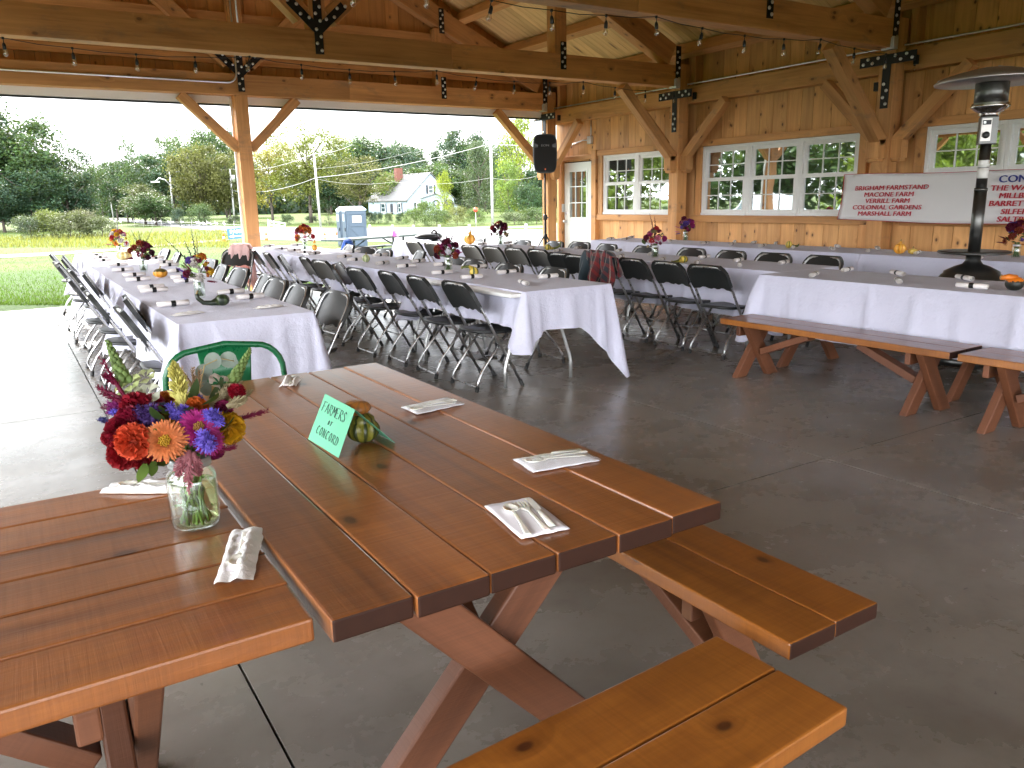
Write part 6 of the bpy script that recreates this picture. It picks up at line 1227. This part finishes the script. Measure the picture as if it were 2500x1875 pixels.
def hwin(par, g_, l_, z, w_, h_, gable, shut=True):
    mb = MB(); fr = M_h; off = H(0, -.04, 0) if gable else H(-.04, 0, 0); c_ = H(g_, l_, z) + off; mb.box(c_, (w_ + .25, .06, h_ + .25) if gable else (.06, w_ + .25, h_ + .25), 0, fr); o = mb.build('window', M_WHITE, par); off2 = H(0, -.08, 0) if gable else H(-.08, 0, 0)
    for k in (1, -1): mb = MB(); mb.box(H(g_, l_, z + k * h_ / 4) + off2, (w_, .04, h_ / 2 - .06) if gable else (.04, w_, h_ / 2 - .06), 0, fr); mb.build('pane', M_CARGL, o)
    if shut:
        for s in (1, -1): mb = MB(); d = s * (w_ / 2 + .38); mb.box((H(g_ + d, l_, z) if gable else H(g_, l_ + d, z)) + off, (.42, .07, h_ + .2) if gable else (.07, .42, h_ + .2), 0, fr); mb.build('shutter', M_SHUT, par)
hwin(hs, 5.6, 0, 4.9, .95, 1.5, True); hwin(hs, 2.6, 0, 1.45, .95, 1.5, True); hwin(hs, 8.6, 0, 1.45, .95, 1.5, True); hwin(hs, 0, 3.2, 1.35, 1.0, 1.7, False); hwin(hs, 0, 10.2, 1.35, 1.5, 1.7, False)
mb = MB(); mb.box(H(-.05, 6.6, 1.1), (.1, 1.0, 2.1), 0, M_h); mb.build('door', M_SHUT, hs)
for k in range(3): mb = MB(); mb.box(H(-.5 - .3 * k, 6.6, .35 - .2 * k), (.32, 1.8, .18), 0, M_h); mb.build('step', M_CONC, hs)
# outbuilding with wreath
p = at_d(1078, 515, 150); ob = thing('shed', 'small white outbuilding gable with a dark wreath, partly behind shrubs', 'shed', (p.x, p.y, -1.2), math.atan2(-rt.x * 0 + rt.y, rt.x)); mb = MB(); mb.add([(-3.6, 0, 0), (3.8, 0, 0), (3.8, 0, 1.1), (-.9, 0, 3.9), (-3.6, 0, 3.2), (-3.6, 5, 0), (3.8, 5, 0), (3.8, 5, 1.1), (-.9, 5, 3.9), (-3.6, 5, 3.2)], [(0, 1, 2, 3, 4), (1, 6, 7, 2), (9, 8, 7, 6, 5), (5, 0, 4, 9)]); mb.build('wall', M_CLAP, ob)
mb = MB(); mb.add([(-4, -.3, 3.05), (-.9, -.3, 3.95), (4.3, -.3, .95), (-4, 5.2, 3.05), (-.9, 5.2, 3.95), (4.3, 5.2, .95)], [(0, 1, 4, 3), (1, 2, 5, 4)]); mb.build('roof', M_ROOF, ob, solid=.12)
mb = MB(); mb.tube([(-.9 + .5 * math.cos(a), -.12, 2.2 + .5 * math.sin(a)) for a in [2 * PI * k / 16 for k in range(16)]], .11, 6, closed=True); mb.build('wreath', M_SHUT, ob)
mb = MB(); mb.box((1.4, -.06, .95), (1.9, .08, 1.9)); mb.lathe([(.95, -.04), (.95, .04)], 20, (1.4, -.06, 1.9), 0, None, Matrix.Rotation(PI / 2, 3, 'X')); mb.build('door', M_SHUT, ob)
# distant low building by the uphill road
p = at_d(292, 512, 235); lb = thing('low_building', 'low grey building with pale roof edge at the end of the uphill road', 'building', (p.x, p.y, -.9), -.1); mb = MB(); mb.bb(-5, 5, 0, 6, 0, 1.9); mb.build('wall', plain('grey_siding', (.15, .17, .2), .7), lb); mb = MB(); mb.bb(-5.4, 5.4, -.5, 6.3, 1.9, 2.2); mb.build('roof', M_WPAINT, lb); mb = MB(); mb.bb(-2, 3, -.03, 0, .6, 1.4); mb.build('window', M_CARGL, lb)
# ------------------------------------------------------------------ utility poles and wires
M_POLE = plain('pole_wood', (.34, .34, .33), .85, 0, .2, 3)
def pole(px, yb, yt, d, label, r=.15, px2=None, xtra=None):
    b = at_d(px, yb, d); z0 = gz(b.x, b.y); a = at_d(px2 or px, yt, d); t = thing('utility_pole', label, 'pole', (b.x, b.y, z0)); mb = MB(); mb.tube([(0, 0, -.3), (a.x - b.x, a.y - b.y, a.z - z0)], [r, r * .75], 10); mb.build('shaft', M_POLE, t); return t, a
t1, a1 = pole(424, 540, 418, 132, 'utility pole carrying a curved street lamp arm', px2=414)
b = at_d(421, 458, 132); e = at_d(379, 444, 132); o_ = Vector(t1.location); mb = MB(); mb.tube([b - o_, b.lerp(e, .4) - o_ + Vector((0, 0, .8)), b.lerp(e, .75) - o_ + Vector((0, 0, .75)), e - o_ + Vector((0, 0, 0))], .07, 6); mb.build('lamp_arm', M_ZINC, t1); mb = MB(); mb.box(e - o_, (1.2, .4, .2)); mb.build('lamp_head', M_ZINC, t1)
t2, a2 = pole(573, 540, 413, 128, 'utility pole with a grey transformer, left of the timber post', px2=561)
mb = MB(); c_ = at_d(569, 436, 128) - Vector(t2.location); mb.lathe([(.3, -.5), (.3, .5)], 12, c_); mb.build('transformer', M_ZINC, t2)
t3, a3 = pole(783, 552, 374, 92, 'leaning utility pole in front of the big yellow maple', px2=766)
t4, a4 = pole(1203, 556, 262, 84, 'thick near utility pole rising past the roof beam', .16, px2=1196)
mb = MB(); c_ = at_d(1200, 522, 84) - Vector(t4.location) + Vector((0, -.17, 0)); mb.box(c_, (.25, .03, .5)); mb.build('notice', M_WHITE, t4)
t5, a5 = pole(278, 535, 460, 165, 'thin far utility pole beside the uphill road', .12, px2=265)
def wire(label, pts, r=.03, sag=None):
    mb = MB(); P = []
    for k in range(len(pts) - 1):
        a, b = pts[k], pts[k + 1]; sg = (b - a).length * .02 if sag is None else sag
        for i in range(12 if k < len(pts) - 2 else 13): t = i / 12; q = a.lerp(b, t); q.z -= 4 * sg * t * (1 - t); P.append(q)
    mb.tube(P, r * .62, 5); o = mb.build('overhead_wire', M_POLE, None); tag(o, label, 'wire', 'overhead wires'); return o
far = at_d(1800, 250, 90); nr = at_d(860, 345, 60)
wire('top overhead wire running over the pole tops and out under the roof', [at_d(414, 419, 132), at_d(561, 412, 128), at_d(767, 375, 92), at_d(860, 353, 80)], .035)
wire('middle overhead wire from the lamp pole to the transformer pole', [at_d(420, 450, 132), at_d(566, 447, 128)], .03, .9)
wire('thick lower overhead wire sagging from the leaning pole to the near pole', [at_d(566, 465, 128), at_d(771, 434, 92), at_d(1198, 351, 84), at_d(1420, 352, 84)], .045)
wire('thin low overhead wire crossing in front of the white house', [at_d(771, 412, 92), at_d(1000, 372, 100), at_d(1030, 366, 110)], .02)
wire('thin lowest overhead wire behind the near pole', [at_d(771, 436, 92), at_d(960, 444, 88), at_d(1198, 434, 84), at_d(1330, 423, 84)], .018, .4)
wire('far overhead wire over the uphill road', [at_d(215, 440, 150), at_d(266, 480, 165), at_d(300, 488, 165)], .03)
# ------------------------------------------------------------------ split rail fence
fp = [at_g(x, y) for x, y in ((905, 588), (960, 589), (1011, 590), (1074, 590), (1147, 590), (1215, 590), (1285, 590), (1360, 590))]
sf = thing('rail_fence', 'weathered grey split rail fence along the gravel lot', 'fence', tuple(fp[0])); M_RAIL = plain('weathered_rail', (.30, .29, .27), .9, 0, .25, 8)
for i, q in enumerate(fp):
    l = q - fp[0]; mb = MB(); mb.box(l + Vector((0, 0, .5)), (.16, .14, 1.2), 2, Matrix.Rotation(.1 * i, 3, 'Y') if i == 40 else None); mb.build('post', M_RAIL, sf, bevel=.02)
    if i < len(fp) - 1:
        l2 = fp[i + 1] - fp[0]
        for z in (.42, .88): mb = MB(); mb.beam(l + Vector((0, 0, z)), l2 + Vector((0, 0, z + .04)), .06, .10); mb.build('rail', M_RAIL, sf)
# white low fence by the maple
p = at_d(655, 545, 92); wf = thing('white_fence', 'short white rail fence under the big maple', 'fence', (p.x, p.y, gz(p.x, p.y)), -.55)
for i in range(4): mb = MB(); mb.bb(i * .6 - .05, i * .6 + .05, -.05, .05, 0, .95 - .17 * i); mb.build('post', M_WHITE, wf)
for z in (.25, .6): mb = MB(); mb.beam((0, 0, z + .15), (1.8, 0, z - .12), .04, .12); mb.build('rail', M_WHITE, wf)
# field fence: wires with white flags
ff = thing('wire_fence', 'low wire fence with fluttering white flags across the field', 'fence'); ends = [at_g(-40, 562), at_g(150, 562), at_g(330, 560), at_g(470, 566), at_g(600, 578)]; rr = random.Random(6)
for z in (.5, .95):
    mb = MB(); mb.tube([q + Vector((0, 0, z)) for q in ends], .008, 4); mb.build('wire', M_GREENW if False else M_ZINC, ff)
for k in range(4):
    for i in range(6): q = ends[k].lerp(ends[k + 1], i / 6); mb = MB(); mb.tube([q, q + Vector((0, 0, 1.25))], .018, 5); mb.build('post', M_RAIL, ff)
for k in range(46):
    u = rr.random() ** 1.1 * 3.98; i = int(u); q = ends[i].lerp(ends[i + 1], u - i) + Vector((0, 0, rr.choice((.95, .95, .9)))); a = rr.uniform(-.9, -.2); d = Vector((math.cos(a) * .8, .1, math.sin(a) * .6)) * rr.uniform(.25, .45); w_ = Vector((0, 0, .13)); mb = MB(); mb.quad(q, q + d, q + d + w_, q + w_); mb.build('flag', M_PAPERW, ff)
# ------------------------------------------------------------------ portable toilets
def toilet(label, x, y, rz):
    z = gz(x, y); t = thing('portable_toilet', label, 'toilet', (x, y, z - .02), rz, 'portable toilets'); M1, M2 = M_TB, M_TW; w_ = .56
    mb = MB(); mb.bb(-w_, w_, -w_, w_, .08, 2.08); mb.build('cabin', M1, t, bevel=.03)
    for s in (1, -1):
        mb = MB()
        for a in (-.46, .46): mb.bb(s * (w_ + .002), s * (w_ + .03), a - .03, a + .03, .2, 1.95)
        for z_ in (.2, 1.25, 1.92): mb.bb(s * (w_ + .003), s * (w_ + .028), -.43, .43, z_ - .03, z_ + .03)
        mb.beam((s * (w_ + .012), -.4, 1.2), (s * (w_ + .012), .4, .25), .04, .02, (1, 0, 0)); mb.build('side_rib', M1, t)
    mb = MB(); mb.bb(-w_ - .03, w_ + .03, -w_ - .03, w_ + .03, 2.08, 2.16); mb.add([(-.59, -.59, 2.16), (.59, -.59, 2.16), (.59, .59, 2.16), (-.59, .59, 2.16), (-.4, -.4, 2.33), (.4, -.4, 2.33), (.4, .4, 2.33), (-.4, .4, 2.33)], [(0, 1, 5, 4), (1, 2, 6, 5), (2, 3, 7, 6), (3, 0, 4, 7), (4, 5, 6, 7)]); mb.build('roof', M2, t, bevel=.02)
    mb = MB(); mb.bb(-.42, .42, -w_ - .05, -w_ - .001, .15, 2.05); dd = mb.build('door', M1, t, bevel=.04)
    mb = MB(); mb.bb(-.2, .2, -w_ - .062, -w_ - .051, 1.5, 1.9); mb.build('notice', M2, dd, bevel=.004); mb = MB(); mb.bb(.25, .33, -w_ - .09, -w_ - .051, .95, 1.15); mb.build('handle', M_BLACK, dd)
    mb = MB(); mb.bb(-.57, .57, -.57, .57, 0, .08); mb.build('base', M_DKSTEEL, t); return t
M_TB = plain('toilet_blue', (.038, .06, .09), .5); M_TW = plain('toilet_roof', (.30, .37, .44), .5, 0, .04)
q = at_g(930, 591); th_ = math.atan2(q.y, q.x); yaw = th_ - PI / 2
# door faces left of the viewing line; side faces the viewer
rzt = yaw - PI / 2 + .28
T1 = toilet('near portable toilet with a white company sign on its blue side', at_d(868, 590, 47).x, at_d(868, 590, 47).y, rzt)
dv = Vector((math.cos(rzt), math.sin(rzt), 0)); p = Vector(T1.location) - dv * 1.35 if dv.y < 0 else Vector(T1.location) + dv * 1.35
toilet('far portable toilet mostly hidden behind the near one', p.x, p.y, rzt)
sgn = -1 if dv.y > 0 else 1
mb = MB(); mb.box((sgn * .60, 0, 1.62), (.012, .50, .36)); sg = mb.build('sign', M_WHITE, T1); M_SB = plain('sign_blue', (.03, .04, .35), .5)
text('lettering', 'United', .15, M_SB, sg, (sgn * .612, 0, 1.68), (PI / 2, 0, sgn * PI / 2), .001, .004, shear=.3); text('lettering', 'SITE SERVICES', .045, M_SB, sg, (sgn * .612, 0, 1.53), (PI / 2, 0, sgn * PI / 2), .001, .001)
# ------------------------------------------------------------------ cones, parking sign
M_CONE = plain('cone_orange', (.75, .11, .02), .5)
for (px, py, lab) in ((547, 589, 'orange traffic cone left of the parking sign foot'), (651, 587, 'orange traffic cone just right of the timber post'), (794, 588, 'tall orange traffic cone left of the portable toilets'), (823, 587, 'orange traffic cone beside the portable toilet doors')):
    p = at_g(px, py); t = thing('traffic_cone', lab, 'cone', tuple(p), 0, 'orange traffic cones'); mb = MB(); mb.bb(-.17, .17, -.17, .17, 0, .03); mb.lathe([(.13, .03), (.10, .2)], 14); mb.lathe([(.075, .36), (.03, .62), (.02, .63)], 14); mb.build('cone', M_CONE, t); mb = MB(); mb.lathe([(.101, .2), (.076, .36)], 14); mb.build('band', M_WHITE, t)
p = at_g(579, 590); ps = thing('parking_sign', 'blue painted PARKING sign with a white arrow, leaning behind the timber post', 'sign', tuple(p + Vector((0, 0, .0))), yaw + .12); k_ = p.length / F_PX
W2 = 60 * k_; zb_, zt_ = (p.z * 0 + at_d(579, 582, p.length).z - p.z), (at_d(579, 556, p.length).z - p.z)
mb = MB(); mb.box((.35, 0, (zb_ + zt_) / 2), (W2, .03, zt_ - zb_), 0, Matrix.Rotation(-.07, 3, 'Y')); bd = mb.build('board', plain('sign_teal', (.025, .10, .17), .6), ps); M_SW = plain('sign_cream', (.6, .68, .6), .6)
text('lettering', 'PARKING', .40, M_SW, bd, (.38, -.022, zb_ + (zt_ - zb_) * .68), (PI / 2, -.07, 0), .002, .008, sx=.98); mb = MB(); zc = zb_ + (zt_ - zb_) * .25; mb.box((.35, -.022, zc), (1.1, .01, .07), 0, Matrix.Rotation(-.07, 3, 'Y')); mb.add([(-.55, -.024, zc - .05), (-.2, -.024, zc + .1), (-.2, -.024, zc - .16)], [(0, 1, 2)]); mb.build('arrow', M_SW, bd)
mb = MB(); mb.tube([(0, .04, 0), (0, .04, zb_ + .3)], .03, 6); mb.build('leg', M_RAIL, ps)
# sunflower-like bloom at the left edge and red balloon
# ------------------------------------------------------------------ metal picnic table outside
d0 = 24; pL, pR = at_d(806, 579, 22.4), at_d(1008, 573, 25); zt = (pL.z + pR.z) / 2 - .02; mid = (pL + pR) / 2; ang = math.atan2(pR.y - pL.y, pR.x - pL.x); LL = math.hypot(pR.x - pL.x, pR.y - pL.y); g0 = gz(mid.x, mid.y); hh_ = zt - g0
mt = thing('steel_picnic_table', 'dark grey metal picnic table standing on the lawn before the toilets', 'table', (mid.x, mid.y, g0), ang); M_GT = plain('painted_steel', (.05, .065, .06), .8)
mb = MB(); 
for k in range(4): mb.bb(-LL / 2, LL / 2, -.36 + .185 * k, -.19 + .185 * k, hh_ - .05, hh_)
mb.build('tabletop', M_GT, mt)
for s in (1, -1): mb = MB(); mb.bb(-LL / 2, LL / 2, s * .62 - .12, s * .62 + .12, hh_ * .58 - .05, hh_ * .58); mb.build('seat', M_GT, mt)
for s in (1, -1):
    mb = MB(); x = s * LL * .30; mb.tube([(x, -.75, .0), (x, -.62, hh_ * .56), (x, .62, hh_ * .56), (x, .75, 0)], .025, 6); mb.tube([(x, -.2, hh_ - .06), (x, -.2, hh_ * .56)], .03, 6); mb.tube([(x, .2, hh_ - .06), (x, .2, hh_ * .56)], .03, 6); mb.tube([(x, 0, hh_ * .5), (x - s * .7, 0, hh_ - .06)], .02, 6); mb.build('leg_frame', M_GT, mt)
M_BOXP = NT('pink_box'); c_ = M_BOXP.ramp(M_BOXP.noise(M_BOXP.obj(), 9, 2), [(.4, (.45, .06, .30)), (.6, (.75, .55, .68))]); M_BOXP = M_BOXP.set(col=c_, rough=.5)
bp = at_d(965, 567, 23.5); mb = MB(); mb.box((bp.x, bp.y, zt + .125), (.18, .10, .25)); tag(mb.build('pink_box', M_BOXP, bevel=.004), 'pink and white box standing on the metal picnic table', 'box')
bp = at_d(957, 568, 23.6); jg = MB(); jg.lathe([(.06, 0), (.075, .02), (.075, .14), (.04, .18), (.02, .2), (.02, .22)], 14, (bp.x - .06, bp.y - .05, zt + .002)); tag(jg.build('bottle', M_WHITE), 'white jug beside the pink box on the metal picnic table', 'bottle')
# black bag on the far table of the right middle row
bgp = thing('black_bag', 'black bag and cables on the far end of the right middle row', 'bag', (5.95, 12.0, .764), .3); mb = MB(); mb.blob((0, 0, .07), .13, 10, sz=(2.0, 1, .4)); mb.blob((.22, .05, .06), .1, 8, sz=(1.6, 1, .7)); mb.build('body', M_PLASTIC, bgp); mb = MB(); mb.tube([(.10, 0, .08), (.12, 0, .14), (.17, 0, .17), (.22, 0, .14), (.24, 0, .08)], .014, 8); mb.build('handle', M_BLACK, bgp)
p = at_g(1161, 588); p = at_d(1161, 512, 60); rb = thing('red_ball', 'red round marker on a thin stake before the shrubs', 'marker', (p.x, p.y, gz(p.x, p.y))); mb = MB(); mb.blob((0, 0, p.z - gz(p.x, p.y)), .17, 10); mb.build('ball', plain('marker_red', (.75, .05, .02), .5), rb); mb = MB(); mb.tube([(0, 0, 0), (0, 0, p.z - gz(p.x, p.y))], .015, 5); mb.build('stake', M_ZINC, rb)
